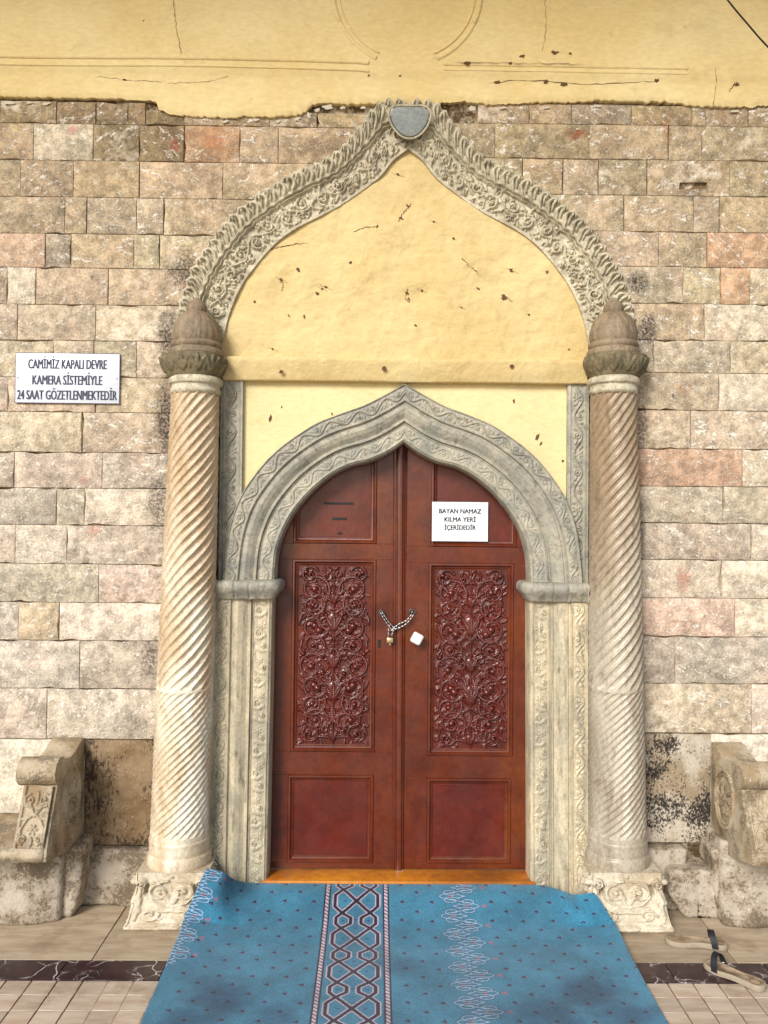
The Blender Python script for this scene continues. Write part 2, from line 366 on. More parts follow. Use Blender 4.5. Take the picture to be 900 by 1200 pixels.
M['door_panel'] = wood_mat('dark_red_paint', srgb(92, 25, 7), srgb(77, 19, 5), srgb(100, 32, 8), .32, .28)
M['carving'] = wood_mat('carved_red_paint', srgb(88, 23, 8), srgb(72, 17, 6), srgb(94, 31, 10), .24, .6)
M['sill'] = wood_mat('orange_varnish', srgb(196, 122, 24), srgb(172, 96, 18), srgb(110, 64, 24), .4)
M['black'] = plain('black_iron', srgb(22, 18, 16), .6)
M['chip'] = plain('exposed_dark_base', srgb(96, 68, 40), .9)
M['lime'] = plain('white_lime', srgb(196, 186, 164), .9)
M['crack'] = plain('crack_brown', srgb(104, 78, 44), .9)  # flat brown tone for plaster cracks
M['steel'] = plain('chain_steel', srgb(176, 176, 172), .32, 1.0)
M['brass'] = plain('worn_brass', srgb(190, 170, 130), .4, .8)
M['knob'] = plain('white_glazed', srgb(226, 222, 212), .25)
M['paper'] = plain('white_paper', srgb(222, 222, 222), .7)
M['ink'] = plain('grey_ink', srgb(36, 36, 42), .8)
M['signwhite'] = plain('enamel_white', srgb(206, 208, 214), .3)
M['navy'] = plain('navy_paint', srgb(28, 32, 62), .5)
M['rubber'] = plain('black_strap', srgb(26, 26, 30), .55)
M['cable'] = plain('black_cable', srgb(22, 16, 12), .6)
def sole_mat():
    b = NB('worn_sole'); c = b.mix(b.ramp(b.noise(16, 5), .35, .65), srgb(176, 154, 124), srgb(120, 100, 76)); return b.done(c, .85, b.noise(90, 3), .3, .004, .2)
M['sole'] = sole_mat(); M['soleside'] = plain('sole_rim', srgb(158, 144, 122), .85)
def travertine(name, a, c_, s, tint=True):
    b = NB(name); v = b.shuffled(); vv = b.scaled(v, (1, 5, 1)); n = b.noise(4, 6, .65, vv, .3); n2 = b.noise(26, 5, .7, vv)
    c = b.mix(b.ramp(n, .35, .68), a, c_)
    c = b.mix(b.math('MULTIPLY', b.ramp(n2, .38, .3), .6), c, srgb(112, 88, 62))
    c = b.val(c, b.gray(b.ramp(b.info('Random'), 0, 1, .86, 1.1)))
    c = b.mix(b.math('MULTIPLY', b.ramp(b.noise(3.2, 5, .65), .52, .68), .5), c, srgb(120, 96, 70))
    return b.done(c, .5, b.math('MULTIPLY', n2, 1), .25, .004, .35)
M['slab'] = travertine('travertine_slab', srgb(182, 164, 138), srgb(158, 138, 112), 1)
M['tile'] = travertine('travertine_tile', srgb(194, 178, 158), srgb(174, 152, 130), 1)
M['grout'] = plain('brown_grout', srgb(104, 74, 58), .95)
def dark_marble():
    b = NB('dark_marble'); v = b.shuffled(); w_ = b.n('ShaderNodeVectorMath', operation='MULTIPLY_ADD')
    nz = b.n('ShaderNodeTexNoise'); nz.inputs['Scale'].default_value = 9; nz.inputs['Detail'].default_value = 4; b.put(nz.inputs['Vector'], v)
    b.put(w_.inputs[0], nz.outputs['Color']); w_.inputs[1].default_value = (.12, .12, .12); b.put(w_.inputs[2], v)
    e1 = b.ramp(b.voro(9, w_.outputs[0]), .035, .0); e2 = b.ramp(b.voro(24, w_.outputs[0]), .03, 0)
    k = b.math('MULTIPLY', e1, b.ramp(b.noise(7, 3, .5, v), .42, .6)); k2 = b.math('MULTIPLY', e2, b.ramp(b.noise(6, 3, .5, v), .55, .7))
    c = b.mix(b.ramp(b.noise(14, 4, .6, v), .35, .65), srgb(44, 28, 32), srgb(64, 42, 44))
    c = b.mix(b.math('MAXIMUM', k, b.math('MULTIPLY', k2, .7)), c, srgb(206, 198, 194)); return b.done(c, .3, spec=.5)
M['dark_marble'] = dark_marble()
def ground_mat():
    b = NB('courtyard_paving'); br = b.n('ShaderNodeTexBrick'); b.put(br.inputs['Vector'], b.pos); br.offset = 0
    br.inputs['Scale'].default_value = 1; br.inputs['Brick Width'].default_value = .43; br.inputs['Row Height'].default_value = .43; br.inputs['Mortar Size'].default_value = .006
    br.inputs['Color1'].default_value = srgb(190, 168, 142); br.inputs['Color2'].default_value = srgb(176, 152, 126); br.inputs['Mortar'].default_value = srgb(104, 74, 58)
    return b.done(b.val(br.outputs['Color'], b.gray(b.ramp(b.noise(3, 5), .3, .7, .8, 1.1))), .6)
M['ground'] = ground_mat()
def carpet_mat():
    b = NB('woven_wool'); a = b.n('ShaderNodeVertexColor', layer_name='weave').outputs['Color']
    c = b.val(a, b.gray(b.ramp(b.noise(5, 7, .72), .3, .72, .74, 1.24)))
    c = b.val(c, b.gray(b.ramp(b.noise(170, 3, .8), .3, .7, .72, 1.25)))
    dark_patch = None  # ragged patches where the weave colour turns darker and bluer
    for (px, py, rx, ry, k) in [(262, 1172, .24, .2, .95), (225, 1198, .2, .14, .9), (690, 1165, .30, .2, .9), (640, 1195, .26, .2, .8), (738, 1192, .22, .14, .85), (480, 1135, .3, .12, .4), (320, 1190, .16, .14, .6)]:
        q = PZ(px, py); m = b.math('MULTIPLY', b.blob((q.x, q.y, 0), (rx, ry, .5), .9, .4, 5), k); dark_patch = m if dark_patch is None else b.math('MAXIMUM', dark_patch, m)
    c = b.mix(dark_patch, c, b.val(c, (.26, .36, .46, 1)))
    x = b.done(c, .95, add(b, b.noise(260, 2), b.math('MULTIPLY', b.noise(30, 4), .8)), .45, .004, .1)
    b.b.inputs['Sheen Weight'].default_value = .25; return x
M['carpet'] = carpet_mat()

# ================================================================== THE SETTING
XC = P(470.5, 690).x                                   # axis of the portal
# ---- floor
gm = grid_mesh('ground', np.array([[[x, y, -.012] for y in (-90.0, -1.42)] for x in (-80.0, 80.0)]), sharp=None)
tag(link('ground', gm, M['ground']), kind='structure')
bed = link('floor', box_mesh('floor', -3.2, 3.2, -1.40, .12, -.06, -.006), M['grout'], origin=Vector((0, -.6, -.06))); tag(bed, kind='structure')
yb0 = PZ(100, 1125).y; yb1 = PZ(100, 1149).y            # dark marble strip, back and front edge
tl = .1075
def tiled(name, x0, x1, y0, y1, m, z=0.0, g=.0028):
    return link(name, box_mesh(name, x0 + g, x1 - g, y0 + g, y1 - g, -.03, z, .0015, 1), m, bed)
xs = [-3.1, -2.42, PZ(117, 1110).x, -.62, .2, PZ(858, 1115).x - .02, 2.5, 3.1]
for a, c in zip(xs[:-1], xs[1:]): tiled('floor_slab', a, c, yb0, .1, M['slab'])
xs = [-3.1]
while xs[-1] < 3.05: xs.append(xs[-1] + .44)
for a, c in zip(xs[:-1], xs[1:]): tiled('marble_strip_tile', a, c, yb1, yb0, M['dark_marble'], .0006)
tm = None; xt0 = PZ(67, 1150).x
for r in range(6):
    y1 = yb1 - r * tl
    for k in range(-17, 40):
        x0 = xt0 + k * tl
        if x0 < -3.0 or x0 > 2.95: continue
        if x0 > -.86 and x0 + tl < 1.0: continue                   # under the carpet
        if tm is None: tm = tiled('floor_tile', x0, x0 + tl, y1 - tl, y1, M['tile']); src = tm
        else:
            o = src.copy(); col.objects.link(o); o.location = src.location + Vector((x0 - sx, y1 - sy, random.uniform(-.0008, .0006))); continue
        sx, sy = x0, y1
tiled('floor_screed', -1.15, 1.12, yb1 - 6 * tl, yb1, M['tile'], -.002)

# ---- unseen portico ceiling above the frame, cut short to brighten the upper wall
tag(link('portico_ceiling', box_mesh('portico_ceiling', -7, 7, -3.0, .5, 6.2, 6.5), M['plaster']), kind='structure')
# ---- stone wall
wall = empty('stone_wall', (0, .2, 0), 'tall tan ashlar stone wall with yellow plaster above, behind the portal', 'wall')
xl, xr = P(268, 700).x, P(672, 700).x
ztop = 6.2; za = P(470, 250).z
core = join_meshes('c', [box_mesh('c', -3.3, xl, .022, .45, 0, ztop), box_mesh('c', xr, 3.3, .022, .45, 0, ztop), box_mesh('c', xl, xr, .03, .45, za, ztop)], None)
link('mortar_core', core, M['mortar'], wall)
def block(x0, x1, z0, z1, tint, m=None, yo=0.0, depth=.16, seed=0, gx=.0016, gz=.0011, chip=.0022):
    rs = random.Random(seed * 13 + int(x0 * 1000) + int(z0 * 777)); poly = []
    x0 += .0034 if rs.random() < .22 else .0006; x1 -= .0034 if rs.random() < .22 else .0006; z0 += .0005; z1 -= .0016 if rs.random() < .15 else .0005
    def side(ax, az, bx, bz, n):
        for i in range(n):
            t = (i + (rs.uniform(-.25, .25) if i else 0)) / n; j = rs.gauss(0, chip * .55) if i else 0
            nx, nz = (bz - az), -(bx - ax); L = math.hypot(nx, nz); big = rs.uniform(.002, .010) if rs.random() < .10 and i else 0
            j = -abs(j) - big
            poly.append((ax + (bx - ax) * t + nx / L * j, az + (bz - az) * t + nz / L * j))
    nx_ = max(3, int((x1 - x0) / .05)); nz_ = max(3, int((z1 - z0) / .05))
    side(x0, z0, x1, z0, nx_); side(x1, z0, x1, z1, nz_); side(x1, z1, x0, z1, nx_); side(x0, z1, x0, z0, nz_)
    n = len(poly); cx, cz = (x0 + x1) / 2, (z0 + z1) / 2; f = yo + rs.uniform(-.0022, .0018); tx, tz = rs.uniform(-.004, .004), rs.uniform(-.005, .005)
    def ring(inset, y):
        out = []
        for (a, b_) in poly:
            da, db = a - cx, b_ - cz
            a2 = cx + math.copysign(max(0, abs(da) - inset), da); b2 = cz + math.copysign(max(0, abs(db) - inset), db)
            out.append((a2, y + (a2 - cx) * tx + (b2 - cz) * tz, b2))
        return out
    V = ring(0, f + depth) + ring(0, f + .002) + ring(.0008, f + .0008) + ring(.0024, f); F = []
    for k in range(3): F += [[k * n + i, k * n + (i + 1) % n, (k + 1) * n + (i + 1) % n, (k + 1) * n + i] for i in range(n)]
    F.append([3 * n + i for i in range(n)])
    o = link('stone_block', mesh('stone_block', V, F, True, 50), m or M['stone'], wall)
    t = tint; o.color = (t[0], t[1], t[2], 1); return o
def hole_block(x0, x1, z0, z1, tint):
    a, c = P(796, 218).x, P(829, 218).x; h0, h1 = P(812, 222).z, P(812, 213).z; x0 += .0016; x1 -= .0016; z0 += .0011; z1 -= .0011
    o = [(x0, z0), (x1, z0), (x1, z1), (x0, z1)]; i = [(a, h0), (c + .004, h0 + .006), (c, h1), (a + .003, h1 - .003)]
    V = [(p, 0, q) for p, q in o] + [(p, .003, q) for p, q in i] + [(p, .11, q) for p, q in i] + [(p, .11, q) for p, q in o]
    F = [[k, (k + 1) % 4, 4 + (k + 1) % 4, 4 + k] for k in range(4)] + [[4 + k, 4 + (k + 1) % 4, 8 + (k + 1) % 4, 8 + k] for k in range(4)] + [[8, 9, 10, 11]] + [[12 + k, 12 + (k + 1) % 4, (k + 1) % 4, k] for k in range(4)]
    ob = link('stone_block', mesh('stone_block', V, F, False), M['stone'], wall); ob.color = (*tint, 1)
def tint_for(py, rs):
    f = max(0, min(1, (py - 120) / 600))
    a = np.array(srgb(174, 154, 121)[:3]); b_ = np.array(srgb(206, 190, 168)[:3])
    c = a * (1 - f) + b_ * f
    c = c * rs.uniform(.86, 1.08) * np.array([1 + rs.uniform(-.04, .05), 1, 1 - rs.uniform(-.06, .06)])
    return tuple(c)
DK = srgb(126, 104, 74); LT = srgb(218, 204, 180); OR = srgb(200, 152, 116); PK = srgb(208, 170, 146); GR = srgb(160, 146, 126)
#        y_left  y_right  left joints (px), right joints (px), special tints by left-edge px
rows = [
 (119, 124, [0, 66, 112, 150, 171, 216, 263, 316, 372, 450], [560, 620, 670, 740, 811, 827, 877, 930], {66: DK, 112: DK, 150: DK, 171: DK, 670: GR}),
 (145, 147.6, [-20, 39, 109, 163, 216, 281, 326, 432], [528, 580, 690.6, 783.4, 822.6, 940], {109: DK, 163: DK, 216: OR, 39: LT}),
 (188, 188, [-40, 24, 86, 163, 261, 368], [560, 612, 659.6, 701, 758.5, 855, 950], {}),
 (231, 229.6, [-30, 76, 102, 160, 192, 310], [640, 731.6, 813, 843.6, 960], {}),
 (274, 272, [-50, 53, 83.6, 157, 187, 262], [672, 772, 829, 990], {-50: PK, 53: GR, 829: OR}),
 (314, 313, [-60, 8, 41.6, 127, 238], [700, 800.6, 845, 879, 960], {8: LT, 845: OR}),
 (357, 356, [-70, 20, 112, 226], [712, 825.6, 940], {825.6: LT}),
 (399, 399, [-40, 62, 110, 160, 226], [712, 766, 856, 960], {}),
 (442, 437, [-60, 9, 112, 226], [712, 842, 950], {842: LT}),
 (483, 481, [-90, 96, 226], [712, 809, 940], {}),
 (530, 526, [-70, 16.6, 119.6, 226], [712, 870, 980], {712: OR}),
 (572, 570, [-50, 66, 99, 226], [712, 848, 960], {99: LT}),
 (615.5, 613, [-70, 17.6, 78, 220], [712, 880, 980], {17.6: LT, 78: GR, 712: GR}),
 (661, 656, [-60, 115.5, 220], [712, 846, 960], {}),
 (706, 701, [-80, 21.5, 69, 220], [712, 861, 960], {712: PK, 21.5: srgb(186, 164, 128)}),
 (750.5, 746, [-70, 93, 220], [712, 791, 980], {93: GR, 712: GR, 791: GR}),
 (807, 801, [-90, 54.7, 220], [712, 881, 990], {712: srgb(192, 168, 136)}),
 (866, 859, None, None, None)]
rsb = random.Random(3)
for i in range(len(rows) - 1):
    yl, yr, L, Rr, sp = rows[i]; yl2, yr2 = rows[i + 1][:2]
    for side, J in ((0, L), (1, Rr)):
        ya, yb = (yl, yl2) if side == 0 else (yr, yr2); xm = 90 if side == 0 else 810
        z1, z0 = P(xm, ya).z, P(xm, yb).z
        ext = []
        X = [P(j, (ya + yb) / 2).x for j in J]; keys = list(J)
        while side == 0 and X[0] > -3.0: X.insert(0, X[0] - rsb.uniform(.25, .6)); keys.insert(0, None)
        while side == 1 and X[-1] < 3.0: X.append(X[-1] + rsb.uniform(.25, .6)); keys.append(None)
        for k in range(len(X) - 1):
            t = sp.get(keys[k]) if keys[k] is not None else None
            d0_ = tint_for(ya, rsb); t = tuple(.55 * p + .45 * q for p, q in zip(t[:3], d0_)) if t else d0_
            zt = z1
            if keys[k] == 758.5: hole_block(X[k], X[k + 1], z0, z1, t); continue
            if i == 0 and side == 0 and keys[k] is not None and keys[k] >= 171: zt = z1 - .04
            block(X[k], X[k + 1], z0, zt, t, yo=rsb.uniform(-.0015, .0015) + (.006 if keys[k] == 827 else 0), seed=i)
# dado course
zd1, zd0 = P(140, 867).z, P(140, 990).z
block(-3.1, -2.3, zd0, zd1, LT[:3], seed=40); block(-2.3, P(99, 920).x, zd0, zd1, LT[:3], seed=41)
block(P(99, 920).x, P(220, 920).x, zd0, zd1, GR[:3], M['dado_dark'], -.006, seed=42)
zd1, zd0 = P(800, 860).z, P(800, 987).z
block(P(712, 920).x, P(833, 920).x, zd0, zd1, LT[:3], M['dado_speck'], -.006, seed=43)
block(P(833, 920).x, 2.3, zd0, zd1, LT[:3], seed=44); block(2.3, 3.1, zd0, zd1, LT[:3], seed=45)
# plinth below the dado
for k, (a, c, yf, zt, sd_) in enumerate([(P(96, 1040).x, P(178, 1040).x, -.05, P(140, 992).z, 1), (P(735, 1040).x, P(800, 1040).x, -.07, P(770, 990).z, 2), (P(772, 1040).x, P(850, 1040).x, -.15, P(800, 1002).z - .02, 3)]):
    def fn(p, yf=yf, zt=zt, k=k):
        if k == 2:   # a boulder whose inner foot is cut back
            p.x += max(0, .12 - p.z) * .7 * (1 if p.x < 1.6 else 0); return p
        return p
    link('plinth_stone', rough_box('plinth_stone', a, c, yf, .1, .0, zt, .018, .008, sd_, .014, fn), M['plinth'], wall)
# ---- plaster facing above
low = [(-260, 113), (0, 115), (60, 116.5), (130, 117), (184, 120), (187, 130), (200, 135.5), (230, 138), (262, 140), (290, 138), (322, 139), (345, 137), (358, 134), (366, 124), (380, 122), (410, 124), (440, 123), (470, 122),
       (520, 122), (545, 120), (570, 124), (600, 123), (640, 121), (664, 122), (700, 119), (740, 121), (780, 121), (806, 125), (840, 127), (870, 127), (900, 125), (1160, 124)]
lowW = np.array([(P(a, b_).x, P(a, b_).z) for a, b_ in low])
XX = np.linspace(-3.25, 3.25, 900); zl = np.interp(XX, lowW[:, 0], lowW[:, 1])
zl = zl + np.array([mnoise.noise(Vector((x * 22, 0, 0))) * .007 + mnoise.noise(Vector((x * 70, 3, 0))) * .006 + (.008 * mnoise.noise(Vector((x * 45, 8, 0))) if x > -1.2 else 0) for x in XX])
zm1 = P(470, 88).z
def plast_y(x, z):
    y = -.030 - .004 * mnoise.noise(Vector((x * 1.2, z * 1.2, 2))) - .003 * mnoise.noise(Vector((x * 5, z * 5, 7)))
    s = max(0, min(1, (zm1 - z) / .03)); return y + .010 * s * s * (3 - 2 * s)
rowsz = np.r_[np.linspace(0, .012, 4), np.linspace(.02, .28, 24), np.linspace(.32, 1.25, 20)]
G = np.zeros((900, len(rowsz) + 2, 3))
for i, x in enumerate(XX):
    G[i, 0] = (x, .02, zl[i] + .004); G[i, 1] = (x, -.012, zl[i])
    for j, dz in enumerate(rowsz):
        z = zl[i] * (1 - dz / 1.25) + (zl.mean() + 2.1) * dz / 1.25 if dz > 0 else zl[i]
        G[i, j + 2] = (x, plast_y(x, z) + (.006 * (1 - dz / .012) if dz < .012 else 0), z + .002)
pl = link('plaster_facing', grid_mesh('plaster_facing', G, flip=False, sharp=60), M['plaster'], wall)
def ribbon(pts, wd, ht, y_of, name, m, parent, k=6):
    """half-round moulding along a wall path of (x, z) points"""
    pts = np.array(pts); n = len(pts); t = np.gradient(pts, axis=0); t /= np.linalg.norm(t, axis=1)[:, None]; nrm = np.stack([-t[:, 1], t[:, 0]], 1)
    G = np.zeros((n, k + 1, 3))
    for j in range(k + 1):
        a = math.pi * j / k; p = pts + nrm * (wd * math.cos(a))
        for i in range(n): G[i, j] = (p[i, 0], y_of(*p[i]) + .002 - ht * math.sin(a), p[i, 1])
    me = grid_mesh(name, G, sharp=50); bm = bmesh.new(); bm.from_mesh(me); bmesh.ops.recalc_face_normals(bm, faces=bm.faces[:]); bm.to_mesh(me); bm.free()
    return link(name, me, m, parent)
def wpath(pp, n=60, Y=-.03): return interp_curve([(P(a, b_, Y).x, P(a, b_, Y).z) for a, b_ in pp], n)
for dy, wd, ht in ((0, .012, .010), (9.5, .007, .007)):
    ribbon(wpath([(-250, 62 + dy), (0, 66 + dy), (200, 67 + dy), (400, 72 + dy), (432, 74 + dy)]), wd, ht, plast_y, 'moulding', M['plaster'], pl)
    ribbon(wpath([(520, 75 + dy * .7), (600, 76 + dy * .7), (700, 78 + dy * .7), (806, 80 + dy * .7)]), wd * .9, ht * .8, plast_y, 'moulding', M['plaster'], pl)
c0 = P(477, -10, -.03); rr = 87 / 227.5
for r_, wd in ((rr, .013), (rr - .03, .006)):
    for a0, a1 in ((205, 114), (66, -25)):
        an = np.radians(np.linspace(a0, a1, 50)); ribbon(np.stack([c0.x + r_ * np.cos(an), c0.z - r_ * np.sin(an) * 1.0], 1), wd, .009, plast_y, 'ring_moulding', M['plaster'], pl)
an = np.radians(np.linspace(155 + 50, 385 - 50, 90))
ribbon(np.stack([c0.x + rr * np.cos(np.radians(np.linspace(-25, 205, 90))), c0.z + rr * np.sin(np.radians(np.linspace(-25, 205, 90)))], 1), .013, .013, plast_y, 'ring_moulding', M['plaster'], pl)
def strip(pts, wd, y_of, off=.0012, jitter=.004, seed=0):
    """flat ragged line on a surface (cracks)"""
    rs = random.Random(seed); pts = interp_curve(pts, 26); n = len(pts); G = np.zeros((n, 2, 3))
    t = np.gradient(pts, axis=0); t /= np.linalg.norm(t, axis=1)[:, None] + 1e-9
    for i in range(n):
        j = rs.uniform(-jitter, jitter); ww = wd * rs.uniform(.25, 1.2) * (1 if 0 < i < n - 1 else .1)
        for k, s in ((0, -1), (1, 1)):
            x = pts[i, 0] - t[i, 1] * (s * ww + j); z = pts[i, 1] + t[i, 0] * (s * ww + j); G[i, k] = (x, y_of(x, z) - off, z)
    return grid_mesh('crack', G, sharp=None)
def spot(x, z, r, y_of, seed, off=.0014, asp=1.0, ang=0.0):
    rs = random.Random(seed); n = 12; V = []
    for k in range(n):
        a = 2 * math.pi * k / n; q_ = r * rs.uniform(.45, 1.15); u, v = q_ * math.cos(a) * asp, q_ * math.sin(a)
        xx = x + u * math.cos(ang) - v * math.sin(ang); zz = z + u * math.sin(ang) + v * math.cos(ang); V.append((xx, y_of(xx, zz) - off, zz))
    V.append((x, y_of(x, z) - off, z)); return mesh('chip', V, [[n, (k + 1) % n, k] for k in range(n)], False)
W = lambda a, b_, Y=-.03: (P(a, b_, Y).x, P(a, b_, Y).z)
ms = [strip([W(203, -2), W(206, 25), W(212, 64)], .0022, plast_y, seed=1), strip([W(110, 88), W(146, 92), W(190, 95)], .0012, plast_y, seed=2), strip([W(195, 96), W(240, 95), W(268, 88)], .0011, plast_y, seed=3),
      strip([W(572, 96), W(620, 93), W(690, 98), W(770, 94)], .0024, plast_y, seed=4), strip([W(638, -2), W(640, 30), W(636, 60)], .0012, plast_y, seed=5), strip([W(530, 74), W(640, 76), W(690, 77)], .0016, plast_y, .011, seed=6),
      strip([W(838, 78), W(840, 100), W(836, 124)], .0014, plast_y, seed=7), strip([W(855, 106), W(863, 96), W(868, 99)], .003, plast_y, seed=8)]
for k, (a, b_, r_) in enumerate([(547, 75, 7), (612, 66, 6), (650, 62, 7), (668, 63, 4), (584, 95, 7), (640, 95, 6), (661, 98, 7), (770, 94, 7), (864, 98, 6), (469, 88, 3), (145, 92, 4), (168, 24, 2), (394, 12, 3), (432, 88, 3), (598, 75, 4)]):
    ms.append(spot(*W(a, b_), r_ / 230 * .42, plast_y, k, .009 if a in (547, 598) else .0016, 1.6))
tag(link('plaster_damage', join_meshes('plaster_damage', ms, None), M['chip'], pl), kind='stuff')

wm = [spot(*W(a, b_, 0), r_ / 228 * .7, lambda x, z: -.0055, k + 300, .002, asp, .1) for k, (a, b_, r_, asp) in enumerate([(300, 141, 4, 2), (326, 143, 3, 1.6), (348, 140, 4, 1.5), (362, 136, 5, 1), (372, 130, 4, 1.6), (384, 126, 5, 2.2), (402, 127, 3, 2), (425, 127, 3, 2), (265, 143, 3, 2), (240, 141, 2.5, 2), (12, 121, 4, 2.6), (35, 121, 3, 2.4), (55, 122, 3, 3), (552, 128, 5, 1.6), (590, 127, 3, 3), (640, 127, 3, 3), (700, 125, 3, 3), (860, 131, 3, 3), (690, 161, 3, 1), (676, 152, 2, 1.4)])]
tag(link('plaster_remnants', join_meshes('plaster_remnants', wm, None), M['lime'], wall), kind='stuff')
# ================================================================== OUTER CARVED ARCH
def both(Lp, Rp, Y=0.0):
    """average the left and right measured edge into one half-curve [(|x|, z)]"""
    out = []
    for (a, b_), (c, d_) in zip(Lp, Rp):
        p, q_ = P(a, b_, Y), P(c, d_, Y); out.append(((XC - p.x + q_.x - XC) / 2, (p.z + q_.z) / 2))
    return out
def half(Lp, Y=0.0):
    return [(max(0.0, XC + .012 - P(a, b_, Y).x), P(a, b_, Y).z) for a, b_ in Lp]
in_px = [(473.6, 177), (460.7, 190.6), (444.6, 210), (422, 227.6), (396, 245), (370.5, 258), (348, 269.5), (325.4, 285.6), (306, 306.6), (286.7, 332), (273.8, 358), (265.7, 384), (261.5, 410), (260.5, 447)]
out_px = [(473, 117), (448, 119), (435, 131), (415.6, 155), (396, 177.7), (370.5, 192), (344.7, 203.5), (319, 218), (293, 237), (270.6, 253.4), (248, 280.8), (228.7, 310), (215.8, 338.8), (207, 372), (204, 410), (203, 447)]
NA = 520
inn = half(in_px); inn[0] = (0.0, inn[0][1]); outr = half(out_px); outr[0] = (0.0, outr[0][1])
ci = interp_curve(inn, NA); co = interp_curve(outr, NA)
# pair points so that the band is crossed squarely: match by fraction along but keep the apex together
LA = np.linalg.norm(np.diff((ci + co) / 2, axis=0), axis=1).sum(); WA = .255
arch = empty('carved_arch', (XC, -.04, P(470, 447).z), 'pointed ogee arch band of carved pale limestone foliage around yellow tympanum', 'arch')
RA = Relief(LA, WA, .0028)          # x: along from the apex, y: across from the outer edge
rs = random.Random(5)
n_leaf = 36; p_ = LA / n_leaf
for k in range(n_leaf):             # crest of curling leaves
    s = (k + .5) * p_
    j = rs.uniform(-.004, .004); h = .023 * rs.uniform(.85, 1.1)
    hook = interp_curve([(s + .034, .100), (s + .018, .080), (s + .000 + j, .056), (s - .006 + j, .034), (s + .004 + j, .019), (s + .016 + j, .022), (s + .019 + j, .032)], 26)
    RA.stroke(hook, np.interp(np.linspace(0, 1, 26), [0, .3, .6, .85, 1], [.004, .0075, .0095, .0085, .0065]), np.interp(np.linspace(0, 1, 26), [0, .6, 1], [.5, 1, 1.1]) * h, .4)
    hook2 = interp_curve([(s + .030, .062), (s + .016, .040), (s + .010, .016), (s + .018, .006), (s + .028, .011)], 18)
    RA.stroke(hook2, np.interp(np.linspace(0, 1, 18), [0, .5, 1], [.004, .008, .007]), h * .7, .4)
t = np.linspace(0, LA, 200)
RA.stroke(np.stack([t, .100 + .0006 * np.sin(t * 40)], 1), .007, .022); RA.stroke(np.stack([t, .1155 + .0006 * np.sin(t * 40)], 1), .006, .017)
n_s = 17; q_ = LA / n_s
wave = np.stack([t, .180 + .022 * np.sin(t / q_ * math.pi)], 1); RA.stroke(wave, .006, .013)
for k in range(n_s):
    s = (k + .5) * q_; up = 1 if k % 2 == 0 else -1
    RA.spiral(s + rs.uniform(-.006, .006), .180 - up * .012 + rs.uniform(-.004, .004), .031, -up * 1.5, 1.25, up, .0075, .018)
    for j in range(5):
        RA.leaf(s + rs.uniform(-.045, .045), .180 + rs.uniform(-.05, .05), rs.uniform(0, 6.28), rs.uniform(.028, .048), rs.uniform(.006, .010), rs.uniform(.010, .018), bend=rs.uniform(-1.6, 1.6))
    RA.flower(s + q_ * .5, .180 + up * .034, .017, .016, 5)
    RA.ball(s + rs.uniform(-.03, .03), .228 + rs.uniform(-.008, .006), .011, .013)
for k in range(150):
    RA.leaf(rs.uniform(0, LA), rs.uniform(.128, .24), rs.uniform(0, 6.28), rs.uniform(.02, .04), rs.uniform(.004, .007), rs.uniform(.009, .02), bend=rs.uniform(-2.2, 2.2))
for k in range(90):
    a, b_ = rs.uniform(.02, LA), rs.uniform(.130, .232); RA.spiral(a, b_, rs.uniform(.010, .017), rs.uniform(0, 6), 1.0, rs.choice((-1, 1)), .0042, rs.uniform(.012, .018), rin=.35)
nT = 96; T = np.r_[0, 0, np.linspace(0.001, .999, nT), 1, 1]
def loft(co, ci, T, yfun, mirror, name):
    n = len(co); G = np.zeros((n, len(T), 3)); sgn = -1 if mirror else 1
    for j, t_ in enumerate(T):
        p = co * (1 - t_) + ci * t_; G[:, j, 0] = XC + .012 + sgn * p[:, 0]; G[:, j, 2] = p[:, 1]; G[:, j, 1] = yfun(j, t_)
    return grid_mesh(name, G, flip=not mirror, sharp=55)
fs = np.linspace(0, 1, NA)
edge = np.array([.012 * mnoise.noise(Vector((s * 40, 0, 5))) + .005 * -math.cos(s * n_leaf * 2 * math.pi - 1.6) for s in fs])
co_w = co.copy(); dirv = (co - ci); dirv /= np.linalg.norm(dirv, axis=1)[:, None]; co_w += dirv * edge[:, None]; co_w[0] = (0, co[0, 1])
def ya(j, t_):
    if j == 0 or j == len(T) - 1: return np.full(NA, .06)
    base = -.030 + (.012 if t_ < .03 else 0); 
    if t_ > .94: return np.full(NA, -.028)
    base = -.026 + .016 * math.sin(min(1, t_ / .4) * math.pi) * 0 + (.010 * max(0, (t_ - .5)))
    if t_ < .37: base = -.010
    return base - RA.sample(fs, np.full(NA, t_)) * 1.3
for mir in (False, True): link('carved_band', loft(co_w, ci, T, ya, mir, 'carved_band'), M['arch'], arch)
# heart-shaped plaque at the crown
def heart(n=36):
    c = interp_curve([(0, .80), (.6, .82), (.98, .66), (1.06, .25), (.84, -.30), (.42, -.74), (0, -.86), (-.42, -.74), (-.84, -.30), (-1.06, .25), (-.98, .66), (-.6, .82), (0, .80)], n + 1)[:-1]
    return [tuple(p) for p in c]
kq = P(480, 144, -.07); sxh = .090
link('plaque', prism('plaque', [(kq.x + a * sxh, kq.z + b_ * sxh) for a, b_ in heart()], lambda a, b_, dd: (a, dd, b_), -.088, .0, .004), M['keystone'], arch)
ringp = [(kq.x + a * sxh * 1.12, -.082, kq.z + b_ * sxh * 1.12) for a, b_ in heart(48)]
link('plaque_rim', tube_mesh('plaque_rim', ringp, .0055, 8, True), M['arch'], arch)

